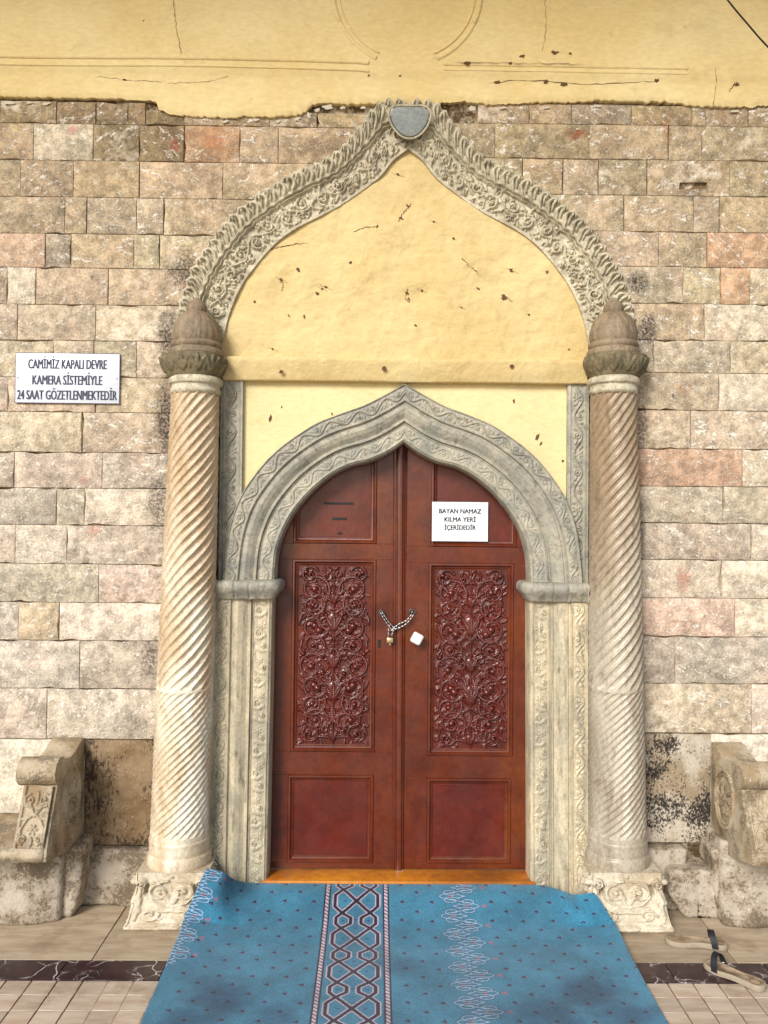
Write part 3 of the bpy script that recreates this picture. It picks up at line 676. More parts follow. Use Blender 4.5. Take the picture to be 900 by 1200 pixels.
# ================================================================== TYMPANUM, CORNICE, SPANDREL (plastered panel over the door)
zc1, zc0 = P(470, 421, -.03).z, P(470, 448, -.03).z
tym = empty('tympanum', (XC, 0, zc0), 'smooth yellow plaster panel inside the pointed arch, chipped, above the door', 'panel')
ih = interp_curve(inn, 400)
zz = np.linspace(zc1 - .03, inn[0][1] + .01, 120)
hw = np.interp(zz, ih[::-1, 1], ih[::-1, 0]); hw[zz >= inn[0][1]] = 0.004; hw = hw + .012
def ty(x, z):
    return -.004 - .022 * max(0, 1 - ((x - XC) / .95) ** 2) * max(0, min(1, (inn[0][1] - z) / .4)) + .012 * mnoise.noise(Vector((x * 3.5, z * 4.5, 1))) + .006 * mnoise.noise(Vector((x * 9, z * 13, 4))) + .003 * mnoise.noise(Vector((x * 22, z * 30, 6)))
uu = np.linspace(-1, 1, 150); G = np.zeros((150, 120, 3))
for j, z in enumerate(zz):
    for i, u in enumerate(uu): x = XC + .012 + u * hw[j]; G[i, j] = (x, ty(x, z), z)
link('plaster_field', grid_mesh('plaster_field', G, sharp=None), M['tymp'], tym)
xa, xb = P(261, 435, -.04).x, P(688, 437, -.04).x
prof = [(.02, 0), (-.030, 0), (-.038, .001), (-.042, .006), (-.056, .050), (-.068, .098), (-.068, .114), (-.064, .119), (-.056, .121), (.02, .122)]
hs = (zc1 - zc0) / .122; Xs = np.linspace(xa, xb, 140); G = np.zeros((140, 40, 3)); pr = interp_curve(prof, 40)
za_, zb_ = P(262, 447, -.05).z, P(688, 449, -.05).z
for i, x in enumerate(Xs):
    f = (x - xa) / (xb - xa); zb2 = zc0
    for j in range(40): G[i, j] = (x, pr[j, 0] + .004 * mnoise.noise(Vector((x * 5, j * .1, 3))), zb2 + pr[j, 1] * hs + .005 * mnoise.noise(Vector((x * 2.2, 9, 3))))
link('cornice', grid_mesh('cornice', G, flip=False, sharp=None), M['tymp'], tym)
# inner (door) ogee: measured edges
di_px = [((474.0, 518), (474.0, 518)), ((453.3, 532.2), (493, 531)), ((432, 540.7), (512.7, 540.7)), ((410.7, 546), (534, 546)), ((389.3, 556.7), (555.3, 556.7)), ((368, 573.5), (574, 571.3)), ((352, 589), (588, 587.3)), ((338.7, 606), (601, 606)), ((328, 627.3), (611.3, 627.3)), ((321.3, 651.3), (618, 651.3)), ((319.5, 684), (620.7, 684))]
do_px = [(473, 450), (448, 464.7), (426.7, 475.3), (400, 484.7), (373.3, 495.3), (352, 508), (330.7, 523.3), (312, 540.7), (296, 560.7), (284, 579.3), (274.7, 600.7), (268, 627.3), (264, 656.7), (261.3, 684)]
dih = both([a for a, _ in di_px], [b_ for _, b_ in di_px], -.01); dih[0] = (0.0, dih[0][1])
doh = [(max(0, XC + .008 - P(a, b_, -.03).x), P(a, b_, -.03).z) for a, b_ in do_px]; doh[0] = (0.0, doh[0][1])
doc = interp_curve(doh, 300)
xs_ = P(284, 520).x; hwid = XC - xs_ + .03
uu = np.linspace(-1, 1, 160); G = np.zeros((160, 30, 3)); o_sorted = doc[np.argsort(doc[:, 0])]
def sy(x, z): return .004 + .003 * mnoise.noise(Vector((x * 3, z * 3, 8)))
for i, u in enumerate(uu):
    x = u * hwid; zlow = np.interp(abs(x), o_sorted[:, 0], o_sorted[:, 1]) - .03
    for j in range(30): z = zlow + (zc0 + .02 - zlow) * j / 29; G[i, j] = (XC + x, sy(x, z), z)
link('spandrel', grid_mesh('spandrel', G, sharp=None), M['spandrel'], tym)
# chips and cracks in the yellow plaster
ms = []
for k, (a, b_, r_, asp, ang) in enumerate([(466, 206, 4, .6, .3), (478, 243, 5, .5, .4), (470, 258, 5, .5, .5), (330, 329, 4, 1, 0), (372, 345, 5, .7, .5), (350, 318, 4, 1, 0), (382, 338, 4, .6, .8), (339, 371, 4, .5, 0), (357, 372, 5, .5, -.3), (378, 340, 3, 1, 0), (477, 345, 5, .5, .2), (479, 352, 4, .6, 0), (494, 342, 3, 1, 0), (560, 340, 4, .8, .5), (590, 350, 6, 1.1, .2), (598, 318, 4, 1, .3), (487, 383, 4, .7, .3), (531, 282, 3, 1, 0), (508, 262, 3, 1, 0), (411, 310, 3, 1.3, 0), (619, 370, 3, .6, .5), (320, 410, 3, .7, 0), (640, 320, 3, 1.4, .4), (299, 355, 3, 1, .4), (540, 362, 2, 1, 0), (442, 268, 2, 2, .2), (666, 410, 3, .6, .2)]):
    ms.append(spot(*W(a, b_, 0), r_ / 228 * .72, ty, k, .0022, asp * .8, ang + .6)); (ms.append(strip([W(a - r_ * 1.9, b_ - r_ * .8, 0), W(a, b_, 0), W(a + r_ * 2.2, b_ + r_ * .9, 0)], .0009, ty, .0018, seed=k + 200)) if k % 3 == 0 else None)
for k, pp in enumerate([[(466, 262), (472, 252), (482, 240)], [(414, 273), (428, 269), (440, 268)], [(478, 340), (475, 350), (480, 356)], [(586, 352), (592, 350), (600, 355)], [(326, 328), (332, 334), (330, 342)], [(540, 305), (552, 316), (560, 322)], [(300, 300), (330, 290), (362, 286)]]):
    ms.append(strip([W(a, b_, 0) for a, b_ in pp], .0022, ty, .002, seed=k + 30))
for k, (a, b_, r_, asp, ang) in enumerate([(317, 490, 5, .4, -.1), (330, 477, 2, .5, 0), (389, 485, 2, .6, .3), (602, 470, 3, .6, 0), (630, 512, 5, .4, -.4), (634, 520, 3, .5, -.4), (660, 540, 2, 1, 0)]):
    ms.append(spot(*W(a, b_, 0), r_ / 228, lambda x, z: sy(x - XC, z), k + 60, .0022, asp, ang))
for k, (a, b_) in enumerate([(450, 432), (330, 436), (600, 430)]): ms.append(spot(*W(a, b_, -.06), 2.5 / 228, lambda x, z: -.066, k + 80, .003, 1.4))
tag(link('plaster_chips', join_meshes('plaster_chips', ms, None), M['chip'], tym), kind='stuff')

# ================================================================== DOOR SURROUND (inner ogee + jambs + imposts)
sur = empty('door_surround', (XC, 0, 0), 'grey marble door surround with vine carving, ogee head and imposts', 'door frame')
ND = 420
ci2 = interp_curve(dih, ND); co2 = interp_curve(doh, ND); LD = np.linalg.norm(np.diff((ci2 + co2) / 2, axis=0), axis=1).sum()
def vine(L, wd, period, amp, ht, seed, rosette=True, thick=.0045):
    r_ = Relief(L, wd, .0024); t = np.linspace(0, L, int(L / .006)); s = random.Random(seed)
    r_.stroke(np.stack([t, wd / 2 + amp * np.sin(t / period * 2 * math.pi)], 1), thick, ht)
    r_.stroke([(0, .003), (L, .003)], .004, ht * .8); r_.stroke([(0, wd - .003), (L, wd - .003)], .004, ht * .8)
    n = int(L / period * 2)
    for k in range(n):
        c = (k + .5) * period / 2; up = 1 if k % 2 == 0 else -1; cy = wd / 2 - up * amp * .25
        if rosette and k % 3 == 1: r_.flower(c, cy, wd * .22, ht * .9, 6)
        else: r_.spiral(c, cy, wd * .2, up * 1.6, 1.0, up, thick * .75, ht * .8, rin=.4)
        r_.leaf(c - period * .12, cy + up * .002, up * 2.3 * -1, wd * .3, wd * .075, ht * .8, bend=s.uniform(-.8, .8)); r_.leaf(c + period * .12, cy, -up * .8, wd * .3, wd * .075, ht * .8, bend=s.uniform(-.8, .8))
    return r_
def big_scroll(L, wd, ht, seed):
    r_ = Relief(L, wd, .0024); s = random.Random(seed); c = .03; k = 0
    r_.stroke([(0, .003), (L, .003)], .004, ht * .7); r_.stroke([(0, wd - .003), (L, wd - .003)], .004, ht * .7)
    while c < L:
        up = 1 if k % 2 else -1
        if k % 3 == 2: r_.flower(c, wd / 2 + up * .006, wd * .2, ht); c += wd * .55
        else:
            for j in range(4): r_.leaf(c + .006 * j, wd * (.5 - up * .3), up * (1.0 + .25 * j), wd * (.75 - .1 * j), .006, ht * (.7 + .1 * j), bend=up * 1.2)
            r_.spiral(c + wd * .3, wd * .5 + up * wd * .14, wd * .17, 0, 1.1, up, .0036, ht, rin=.4); c += wd * .72
        k += 1
    return r_
prof_d = [(0, .03), (0, -.040), (.004, -.044), (.30, -.044), (.315, -.034), (.34, -.034), (.36, -.040), (.42, -.040), (.50, -.030), (.58, -.014), (.60, -.014), (.61, -.022), (.635, -.022), (.645, -.006), (.66, -.004), (.955, -.004), (.985, .002), (1, .014), (1, .16)]
pt = np.array([p[0] for p in prof_d]); py_ = np.array([p[1] for p in prof_d])
T2 = np.unique(np.r_[np.linspace(0.001, .999, 110), pt]); T2 = np.r_[0, T2, 1]
V1 = vine(LD, .085, .135, .022, .0085, 3); V2 = vine(LD, .085, .15, .020, .006, 4, True)
def yprof(j, T_, fs_, va, vb, n):
    t_ = T_[j]
    if j == 0: return np.full(n, .03)
    if j == len(T_) - 1: return np.full(n, .16)
    y = np.interp(t_, pt[1:-1] + np.arange(len(pt) - 2) * 1e-9, py_[1:-1]); h = 0
    if .01 < t_ < .30: h = va.sample(fs_, np.full(n, (t_ - .01) / .29))
    if .66 < t_ < .955: h = vb.sample(fs_, np.full(n, (t_ - .66) / .295))
    return np.full(n, y) - h
def loft2(co_, ci_, T_, yf, mirror, name, dx=0.0):
    n = len(co_); G = np.zeros((n, len(T_), 3)); sgn = -1 if mirror else 1
    for j, t_ in enumerate(T_):
        p = co_ * (1 - t_) + ci_ * t_; G[:, j, 0] = XC + dx + sgn * p[:, 0]; G[:, j, 2] = p[:, 1]; G[:, j, 1] = yf(j)
    return grid_mesh(name, G, flip=not mirror, sharp=50)
fs2 = np.linspace(0, 1, ND)
for mir in (False, True): link('ogee_head', loft2(co2, ci2, T2, lambda j: yprof(j, T2, fs2, V1, V2, ND), mir, 'ogee_head', .006), M['surround'], sur)
# jambs
zi = P(470, 692).z
Z = np.linspace(0.0, zi, 460); NJ = len(Z)
xi_t = (P(619.5, 705).x - P(318.5, 705).x) / 2; xi_b = (P(622, 1025).x - P(313.5, 1025).x) / 2
xo_t = (P(689, 705, -.03).x - P(251, 705, -.03).x) / 2; xo_b = (P(691, 1025, -.03).x - P(246, 1025, -.03).x) / 2
zb, zt = P(470, 1025).z, P(470, 705).z
fz = (Z - zb) / (zt - zb)
cij = np.stack([xi_b + (xi_t - xi_b) * fz, Z], 1); coj = np.stack([xo_b + (xo_t - xo_b) * fz, Z], 1)
J1 = vine(zi, .09, .155, .022, .0085, 8, False); J2 = big_scroll(zi, .09, .0085, 9)
fsj = np.linspace(0, 1, NJ)
for mir in (False, True): link('jamb', loft2(coj, cij, T2, lambda j: yprof(j, T2, fsj, J1, J2, NJ), not mir if False else mir, 'jamb'), M['jamb'], sur)
# fix: jamb grid runs upwards, so its winding is reversed against the arch half
for o in sur.children:
    if o.name.startswith('jamb'): o.data.flip_normals()
# vertical vine strips beside the spandrel
for s, (xa_, xb_) in ((-1, (257, 284)), (1, (664, 690))):
    a, c = P(xa_, 560, -.02).x, P(xb_, 560, -.02).x; z0, z1 = zi, zc0 + .01; L = z1 - z0; r_ = vine(L, .1, .19, .024, .012, 12 + s)
    nx, nz = 46, 420; G = np.zeros((nx, nz, 3)); fx = np.linspace(0, 1, nx); fz_ = np.linspace(0, 1, nz)
    for i in range(nx):
        y = -.018 - r_.sample(fz_, np.full(nz, min(1, max(0, (fx[i] - .12) / .76)))) * (1 if .12 < fx[i] < .88 else .9)
        if i in (0, nx - 1): y = np.full(nz, .03)
        ii = 0 if i == 1 and False else fx[i]
        G[i, :, 0] = a + (c - a) * ii; G[i, :, 1] = y; G[i, :, 2] = z0 + fz_ * L
    G[0, :, 0] = G[1, :, 0] - .001; G[-1, :, 0] = G[-2, :, 0] + .001
    link('vine_strip', grid_mesh('vine_strip', G, sharp=55), M['surround'], sur)
# imposts
for s in (-1, 1):
    cx = XC; wi = (P(609, 692, -.05).x - P(332, 692, -.05).x) / 2 + .036; wo = (P(688, 692, -.05).x - P(253, 692, -.05).x) / 2
    zt_, zb_ = P(470, 681, -.05).z, P(470, 704, -.05).z
    path = interp_curve([(wo, -.055), (wo - .05, -.056), (wo - .1, -.055), (wo - .14, -.050), (wo - .19, -.047), (wi + .10, -.044), (wi + .05, -.040), (wi + .028, -.034), (wi + .018, -.018), (wi + .016, .02), (wi + .016, .10), (wi + .016, .15)], 120)
    tt = np.gradient(path, axis=0); tt /= np.linalg.norm(tt, axis=1)[:, None]; nr = np.stack([tt[:, 1], -tt[:, 0]], 1) * 1
    if nr[10, 1] > 0: nr = -nr
    sec = interp_curve([(-.05, 0), (-.004, .0), (.004, .004), (.010, .014), (.022, .030), (.034, .045), (.041, .062), (.040, .080), (.030, .094), (.016, .099), (-.05, .10)], 40)
    G = np.zeros((120, 40, 3)); sl = np.r_[0, np.cumsum(np.linalg.norm(np.diff(path, axis=0), axis=1))]
    for i in range(120):
        g = .006 * sum(math.exp(-((sl[i] - q_) / .005) ** 2) for q_ in (.098, .172)) 
        for j in range(40):
            off = sec[j, 0] - (g if sec[j, 0] > 0 else 0) + (.003 * mnoise.noise(Vector((sl[i] * 60, j * .3, 4 + s))) if sl[i] < .098 or sl[i] > .172 else 0)
            p = path[i] + nr[i] * off; G[i, j] = (cx + s * p[0], p[1], zb_ + sec[j, 1] * (zt_ - zb_) / .10)
    link('impost', grid_mesh('impost', G, flip=(s < 0), sharp=60), M['surround'], sur)
    ex = prism('e', [(-.096, 0), (.03, 0), (.03, .1), (-.085, .1), (-.096, .06)], lambda a, b_, dd: (dd, a, zb_ + b_ * (zt_ - zb_) / .1), cx + s * (wo - .001), cx + s * (wo - .006), 0)
    link('impost_end', ex, M['surround'], sur)

# ================================================================== DOOR
YD = .130
zs = P(470, 1019, YD).z
door = empty('double_door', (XC, YD, zs), 'red-brown varnished double wooden door with carved scroll panels, closed', 'door')
def px_rect(x0, y0, x1, y1, Y=YD):
    a, b_ = P(x0, (y0 + y1) / 2, Y), P(x1, (y0 + y1) / 2, Y); xm = (x0 + x1) / 2; return a.x, b_.x, P(xm, y1, Y).z, P(xm, y0, Y).z
ztopd = P(473, 470, YD).z
def frame_panel(parent, x0, x1, z0, z1, name, m):
    """moulded frame sunk into the leaf: cyma ring + field"""
    prof = [(0, -.001), (0.004, -.007), (.012, -.008), (.017, -.003), (.020, .004), (.027, .006), (.031, .010), (.036, .011)]
    G = np.zeros((4 * 1 + 1, len(prof), 3))
    for k, (sx_, sz_) in enumerate(((0, 0), (1, 0), (1, 1), (0, 1), (0, 0))):
        for j, (o_, y) in enumerate(prof):
            G[k, j] = ((x0 + o_) if sx_ == 0 else (x1 - o_), YD + y, (z0 + o_) if sz_ == 0 else (z1 - o_))
    me = grid_mesh(name, G, sharp=25); bm = bmesh.new(); bm.from_mesh(me); 
    bm.to_mesh(me); bm.free()
    return link(name, me, m, parent)
def panel_relief(w_, h_, seed, flipv=False):
    r_ = Relief(w_, h_, .0021); hx = w_ / 2; s = random.Random(seed); base = .019
    def S(x, y, r, a0, turns, sg, wd=.009, ht=base):
        for m_ in (1, -1):
            jx, jy = s.uniform(-.003, .003), s.uniform(-.003, .003)
            r_.spiral(hx + m_ * x * hx + jx, h_ * (1 - y) + jy, r * hx, a0 if m_ == 1 else math.pi - a0, turns, sg * m_, wd, ht * s.uniform(.85, 1.1), rin=.22, groove=.4)
    def Lf(x, y, a, ln, wd=.010, bend=.8, ht=base * .95):
        for m_ in (1, -1): r_.leaf(hx + m_ * x * hx, h_ * (1 - y), a if m_ == 1 else math.pi - a, ln * hx, wd * s.uniform(.85, 1.15), ht, bend=bend * m_)
    # tiers of paired scrolls, from the top down
    S(.70, .045, .26, 2.6, 1.2, -1, .008); S(.55, .125, .45, 3.9, 1.35, -1, .0095); S(.60, .215, .36, 2.2, 1.3, 1)
    S(.55, .335, .46, 1.9, 1.4, 1, .010); S(.58, .445, .34, 3.6, 1.2, -1, .008); S(.30, .50, .22, .6, 1.1, 1, .007)
    S(.62, .565, .40, 2.4, 1.3, -1, .009); S(.55, .665, .46, 1.8, 1.4, 1, .010); S(.60, .775, .38, 2.6, 1.3, 1); S(.52, .865, .40, 3.8, 1.3, -1, .009); S(.66, .945, .28, 1.5, 1.1, 1, .007)
    S(.18, .925, .16, 1.2, 1.0, -1, .006); S(.2, .05, .16, 2.2, 1.0, 1, .006)
    for (y, a, ln) in ((.02, 1.2, .3), (.20, 1.35, .5), (.20, .9, .5), (.27, -1.2, .4), (.40, 1.2, .55), (.46, -.8, .5), (.53, 1.1, .5), (.60, -1.0, .5), (.72, 1.3, .55), (.72, .8, .5), (.80, -1.4, .5), (.97, 1.2, .4), (.97, .6, .45), (.33, .4, .4), (.66, .35, .4), (.86, .9, .4)):
        Lf(.03, y, a, ln, .011, -.9)
    for y in (.08, .16, .25, .29, .40, .48, .52, .62, .71, .73, .82, .90, .98):
        for x in (.35, .85):
            Lf(x, y + s.uniform(-.01, .01), s.uniform(-3, 3), s.uniform(.28, .42), .009, s.uniform(-1.5, 1.5), base * s.uniform(.6, .95))
    for y in (.125, .215, .335, .565, .665, .775, .865):
        for k in range(4): Lf(.55 + .2 * math.cos(k * 1.6 + y * 9), y + .035 * math.sin(k * 1.6 + y * 9), k * 1.6 + 1.2 + y * 9, .3, .008, 1.0, base * .8)
    for (x, y, r) in ((.42, .36, .022), (.45, .685, .022), (.8, .03, .016), (.86, .49, .014), (.3, .26, .012), (.3, .60, .012)):
        for m_ in (1, -1): r_.ball(hx + m_ * x * hx, h_ * (1 - y), r, base * 1.5)
    for k in range(150):
        x, y = s.uniform(.02, .97), s.uniform(.01, .99)
        Lf(x, y, s.uniform(-3.1, 3.1), s.uniform(.16, .34), s.uniform(.006, .011), s.uniform(-2, 2), base * s.uniform(.35, .75))
    # axis: cups and stem
    r_.stroke([(hx, 0), (hx, h_)], .006, base * .7)
    for (y, r) in ((.175, .026), (.31, .045), (.53, .034), (.70, .045), (.95, .026)):
        r_.stroke([(hx, h_ * (1 - y) - r * .5), (hx, h_ * (1 - y) + r * .4)], r * .8, base * .95, .5)
        for k in (-1, 0, 1): r_.leaf(hx, h_ * (1 - y) - r, math.pi / 2 + k * .5, r * 2.1, r * .34, base * 1.45)
    return r_
def field(parent, x0, x1, z0, z1, name, m, rel=None, y=.011):
    if rel is None: return link(name, box_mesh(name, x0, x1, YD + y - .002, YD + y + .012, z0, z1, .0015, 1), m, parent)
    nx, nz = rel.nx, rel.ny; G = np.zeros((nx, nz, 3)); G[:, :, 0] = (x0 + np.linspace(0, 1, nx) * (x1 - x0))[:, None]; G[:, :, 2] = (z0 + np.linspace(0, 1, nz) * (z1 - z0))[None, :]
    G[:, :, 1] = YD + y - rel.H; return link(name, grid_mesh(name, G, sharp=None), m, parent)
def leaf_door(x0, x1, panels, nm):
    """stiles and rails as one frame with three sunk panels; panels = [(x0,x1,z0,z1)] from bottom to top"""
    leaf = link('door_leaf', (lambda: None)() or leaf_frame(x0, x1, panels), M['door'], door); return leaf
def leaf_frame(x0, x1, panels):
    px0 = max(p[0] for p in panels); ms = []
    a = min(p[0] for p in panels); b_ = max(p[1] for p in panels)
    bx = lambda X0, X1, Z0, Z1: ms.append(box_mesh('b', X0, X1, YD, YD + .045, Z0, Z1, .001, 1))
    zz_ = zs + .004
    prev = zz_
    # stiles are cut per tier so that they follow slightly different panel widths
    for k, p in enumerate(panels):
        bx(x0, x1, prev, p[2]); bx(x0, p[0], p[2], p[3]); bx(p[1], x1, p[2], p[3]); prev = p[3]
    bx(x0, x1, prev, ztopd)
    return join_meshes('door_leaf', ms)
xcd = P(470.5, 760, YD).x
lt = [px_rect(337, 908, 437.5, 1011), px_rect(341.5, 655.5, 440, 881), px_rect(344, 560, 441.5, 637)]
rt = [px_rect(500, 912, 598.5, 1012), px_rect(501.5, 660, 601.5, 886), px_rect(505, 560, 606, 641)]
lt[2] = (*lt[2][:3], ztopd - .03); rt[2] = (*rt[2][:3], ztopd - .03)
for side, pan, x0, x1 in ((-1, lt, XC - .73, xcd - .016), (1, rt, xcd + .022, XC + .73)):
    lf = leaf_door(x0, x1, pan, side)
    for k, p in enumerate(pan):
        frame_panel(lf, *p, 'panel_moulding', M['door'])
        i = .034; q_ = (p[0] + i, p[1] - i, p[2] + i, p[3] - i)
        if k == 1:
            field(lf, *q_, 'panel_field', M['door_panel'], None, .0135)
            m_ = .002; qq = (q_[0] + m_, q_[1] - m_, q_[2] + m_ * 3, q_[3] - m_ * 3)
            field(lf, *qq, 'carved_panel', M['carving'], panel_relief(qq[1] - qq[0], qq[3] - qq[2], 20 + side), .0112)
        else: field(lf, *q_, 'panel_field', M['door_panel'], None, .010)
    if side == -1:
        for (a, b_, wd, hh) in ((397, 590, 34, 2.6), (398, 608, 17, 3), (398.5, 625, 5, 2.5)):
            q_ = P(a, b_, YD + .007); link('letter_slot', box_mesh('s', q_.x - wd / 440, q_.x + wd / 440, YD + .0055, YD + .014, q_.z - hh / 440, q_.z + hh / 440, .001, 1), M['black'], lf)
        q_ = P(444.5, 754, YD); link('keyhole', prism('k', [(q_.x + .009 * math.cos(a), q_.z + .012 + .009 * math.sin(a)) for a in np.linspace(-.6, math.pi + .6, 10)] + [(q_.x - .008, q_.z - .022), (q_.x + .008, q_.z - .022)], lambda a, b_, dd: (a, dd, b_), YD - .0015, YD + .006), M['black'], lf)
    else:
        q_ = P(488.5, 748, YD - .05)
        link('knob_stem', tube_mesh('k', [(q_.x + .004, YD + .01, q_.z), (q_.x, YD - .045, q_.z)], .010, 10), M['black'], lf)
        bm = bmesh.new(); bmesh.ops.create_cube(bm, size=.058); bmesh.ops.scale(bm, vec=(1, .75, 1), verts=bm.verts[:]); bmesh.ops.rotate(bm, verts=bm.verts[:], matrix=Matrix.Rotation(R(28), 3, 'Y'))
        bmesh.ops.bevel(bm, geom=bm.edges[:], offset=.013, segments=3, affect='EDGES', profile=.6); bmesh.ops.translate(bm, verts=bm.verts[:], vec=(q_.x, YD - .055, q_.z))
        me = bpy.data.meshes.new('door_knob'); bm.to_mesh(me); bm.free(); me.polygons.foreach_set('use_smooth', np.ones(len(me.polygons), bool)); link('door_knob', me, M['knob'], lf)
# astragal covering the meeting of the leaves
prof = [(-.045, .012), (-.045, -.004), (-.040, -.010), (-.030, -.010), (-.027, -.005), (-.022, -.007), (-.018, -.016), (-.006, -.020), (.006, -.018), (.012, -.010), (.018, -.008), (.022, -.001), (.03, .002), (.036, .012)]
G = np.zeros((2, len(prof), 3))
zA, zB = zs + .004, ztopd
tA, tB = P(468.5, 1015, YD).x, P(470.0, 540, YD).x
for k, z in enumerate((zA, zB)):
    for j, (o_, y) in enumerate(prof): G[k, j] = ((tA, tB)[k] + o_ * .95, YD + y, z)
link('astragal', grid_mesh('astragal', G, flip=True, sharp=30), M['door'], door)

# ---- threshold
sill = link('door_sill', box_mesh('door_sill', XC - .70, XC + .70, -.014, YD + .05, .0, zs, .006, 2), M['sill'])
tag(sill, 'orange varnished wooden sill under the double door', 'sill', kind='thing')

# ================================================================== SPIRAL COLUMNS
def column(bx, tx, rb_, rt_, m, name, label, side):
    B = P(bx[0], bx[1], -.10); Tp = P(tx[0], tx[1], -.10)
    root = empty(name, (B.x, -.10, 0), label, 'column', 'columns flanking the doorway')
    z0, z1 = P(bx[0], 992, -.24).z, Tp.z
    axis = lambda z: B.x + (Tp.x - B.x) * (z - z0) / (z1 - z0)
    zj = P(bx[0], 812, -.24).z; n, mz = 200, 620; Zs = np.linspace(z0, z1, mz); th = np.linspace(0, 2 * math.pi, n, endpoint=False); G = np.zeros((n, mz, 3))
    for j, z in enumerate(Zs):
        f = (z - z0) / (z1 - z0); r0 = rb_ + (rt_ - rb_) * f + .004 * math.sin(math.pi * f)
        if z > zj: N = 16; pitch = .90; zz0, zz1 = zj + .004, z1 - .004
        else: N = 22; pitch = .82; zz0, zz1 = z0 + .030, zj - .004
        # '/' twist as seen from the front: th runs anticlockwise from +x, front is -y (270 deg)
        ph = N * (th / (2 * math.pi) - z / pitch) + .10 * mnoise.noise(Vector((z * 5, side, 2))) + .05 * np.sin(th * 3 + z * 7)
        u = (ph % 1.0) - .5; w_ = 2 * math.pi * r0 / N
        ang = math.atan2(2 * math.pi * r0, pitch)
        e = max(0.0, (zz0 + w_ * .55 - z) / (w_ * .55), (z - (zz1 - w_ * .55)) / (w_ * .55))
        prof_ = np.sqrt(np.maximum(0, 1 - (np.abs(u) / .44) ** 2 - min(1, e) ** 2))
        r_ = r0 - (.0135 if z > zj else .0098) * prof_ * (r0 / .14) * (1 + .18 * np.sin(th * 5 + z * 11)) + .0016 * np.array([mnoise.noise(Vector((math.cos(q) * 3, math.sin(q) * 3, z * 14 + side * 9))) for q in th])
        G[:, j, 0] = axis(z) + r_ * np.cos(th); G[:, j, 1] = -.10 + r_ * np.sin(th); G[:, j, 2] = z
    link('shaft', grid_mesh('shaft', G, closed_u=True, sharp=None), m, root)
    def lathe(name_, prof_, mm, cx, n=64, fl=None, sx=lambda a: 1.0):
        pr_ = interp_curve(prof_, 60) if len(prof_) > 2 else np.array(prof_); G = np.zeros((n, len(pr_), 3))
        for i in range(n):
            a = 2 * math.pi * i / n
            for j, (r_, z) in enumerate(pr_):
                q = r_ * sx(a) * (1 - (fl(a, j / (len(pr_) - 1)) if fl else 0)); G[i, j] = (cx + q * math.cos(a), -.10 + q * math.sin(a), z)
        return link(name_, grid_mesh(name_, G, closed_u=True, sharp=45), mm, root)
    zb_ = P(bx[0], 1013, -.22).z
    lathe('base_ring', [(rb_ * .9, zb_ - .04), (rb_ * 1.06, zb_ - .03), (rb_ * 1.08, zb_), (rb_ * 1.06, zb_ + .02), (rb_ * 1.01, zb_ + .03), (rb_ * 1.02, zb_ + .045), (rb_ * 1.02, zb_ + .075), (rb_ * 1.03, zb_ + .09), (rb_ * 1.0, zb_ + .10), (rb_ * .9, zb_ + .102)], m, axis(z0))
    zc = lambda y: P(tx[0], y, -.20).z
    lathe('neck_ring', [(rt_ * .9, zc(460)), (rt_ * 1.0, zc(459)), (rt_ * 1.06, zc(456)), (rt_ * 1.02, zc(452)), (rt_ * 1.03, zc(449)), (rt_ * 1.12, zc(447)), (rt_ * 1.13, zc(442)), (rt_ * 1.02, zc(439))], M['arch'], axis(z1))
    # bowl-shaped abacus, drawn out to the outer side
    def out(a): return 1 + .16 * max(0, math.cos(a) * side) ** 3
    rel = Relief(1.0, .12, .004)
    for k in range(12):
        c = (k + .5) / 12
        for q in (-.5, 0, .5): rel.leaf(c, .02, math.pi / 2 + q, .085, .013, .013)
        rel.leaf(c + .04, .03, math.pi / 2, .07, .014, .010)
    pb = interp_curve([(rt_ * .95, zc(441)), (rt_ * 1.06, zc(438)), (rt_ * 1.17, zc(431)), (rt_ * 1.27, zc(421)), (rt_ * 1.29, zc(416)), (rt_ * 1.25, zc(413)), (rt_ * .8, zc(412))], 70); n = 220
    G = np.zeros((n, 70, 3))
    for i in range(n):
        a = 2 * math.pi * i / n; hh = rel.sample(np.full(70, i / n), np.clip(np.linspace(-.1, 1.4, 70), 0, 1)) * (np.linspace(0, 1, 70) < .68)
        q = (pb[:, 0] + hh * 1.1 - .004) * out(a); G[i, :, 0] = axis(z1) + q * math.cos(a); G[i, :, 1] = -.10 + q * math.sin(a); G[i, :, 2] = pb[:, 1]
    link('leaf_abacus', grid_mesh('leaf_abacus', G, closed_u=True, sharp=60), M['abacus'], root)
    lathe('finial_ring', [(rt_ * .8, zc(413)), (rt_ * 1.12, zc(413)), (rt_ * 1.16, zc(410)), (rt_ * 1.12, zc(406)), (rt_ * 1.04, zc(405)), (rt_ * 1.08, zc(403)), (rt_ * 1.10, zc(400)), (rt_ * 1.02, zc(397)), (rt_ * .9, zc(396))], M['finial'], axis(z1))
    lathe('finial_dome', [(rt_ * .98, zc(398)), (rt_ * 1.04, zc(392)), (rt_ * 1.03, zc(384)), (rt_ * .94, zc(375)), (rt_ * .76, zc(367)), (rt_ * .55, zc(362)), (rt_ * .40, zc(360))], M['finial'], axis(z1), 128,
          lambda a, f: .022 * (1 - abs(math.sin(a * 11))) ** 2)
    lathe('finial_tip', [(rt_ * .40, zc(362)), (rt_ * .45, zc(357)), (rt_ * .42, zc(352)), (rt_ * .26, zc(347)), (rt_ * .08, zc(343)), (.0005, zc(342))], M['finial'], axis(z1), 40)
    # ---- carved base block
    zt_ = zb_ - .028; cx = B.x; wt, wb = .175, .215; yc = -.085
    rel = Relief(1.0, 1.0, .010)
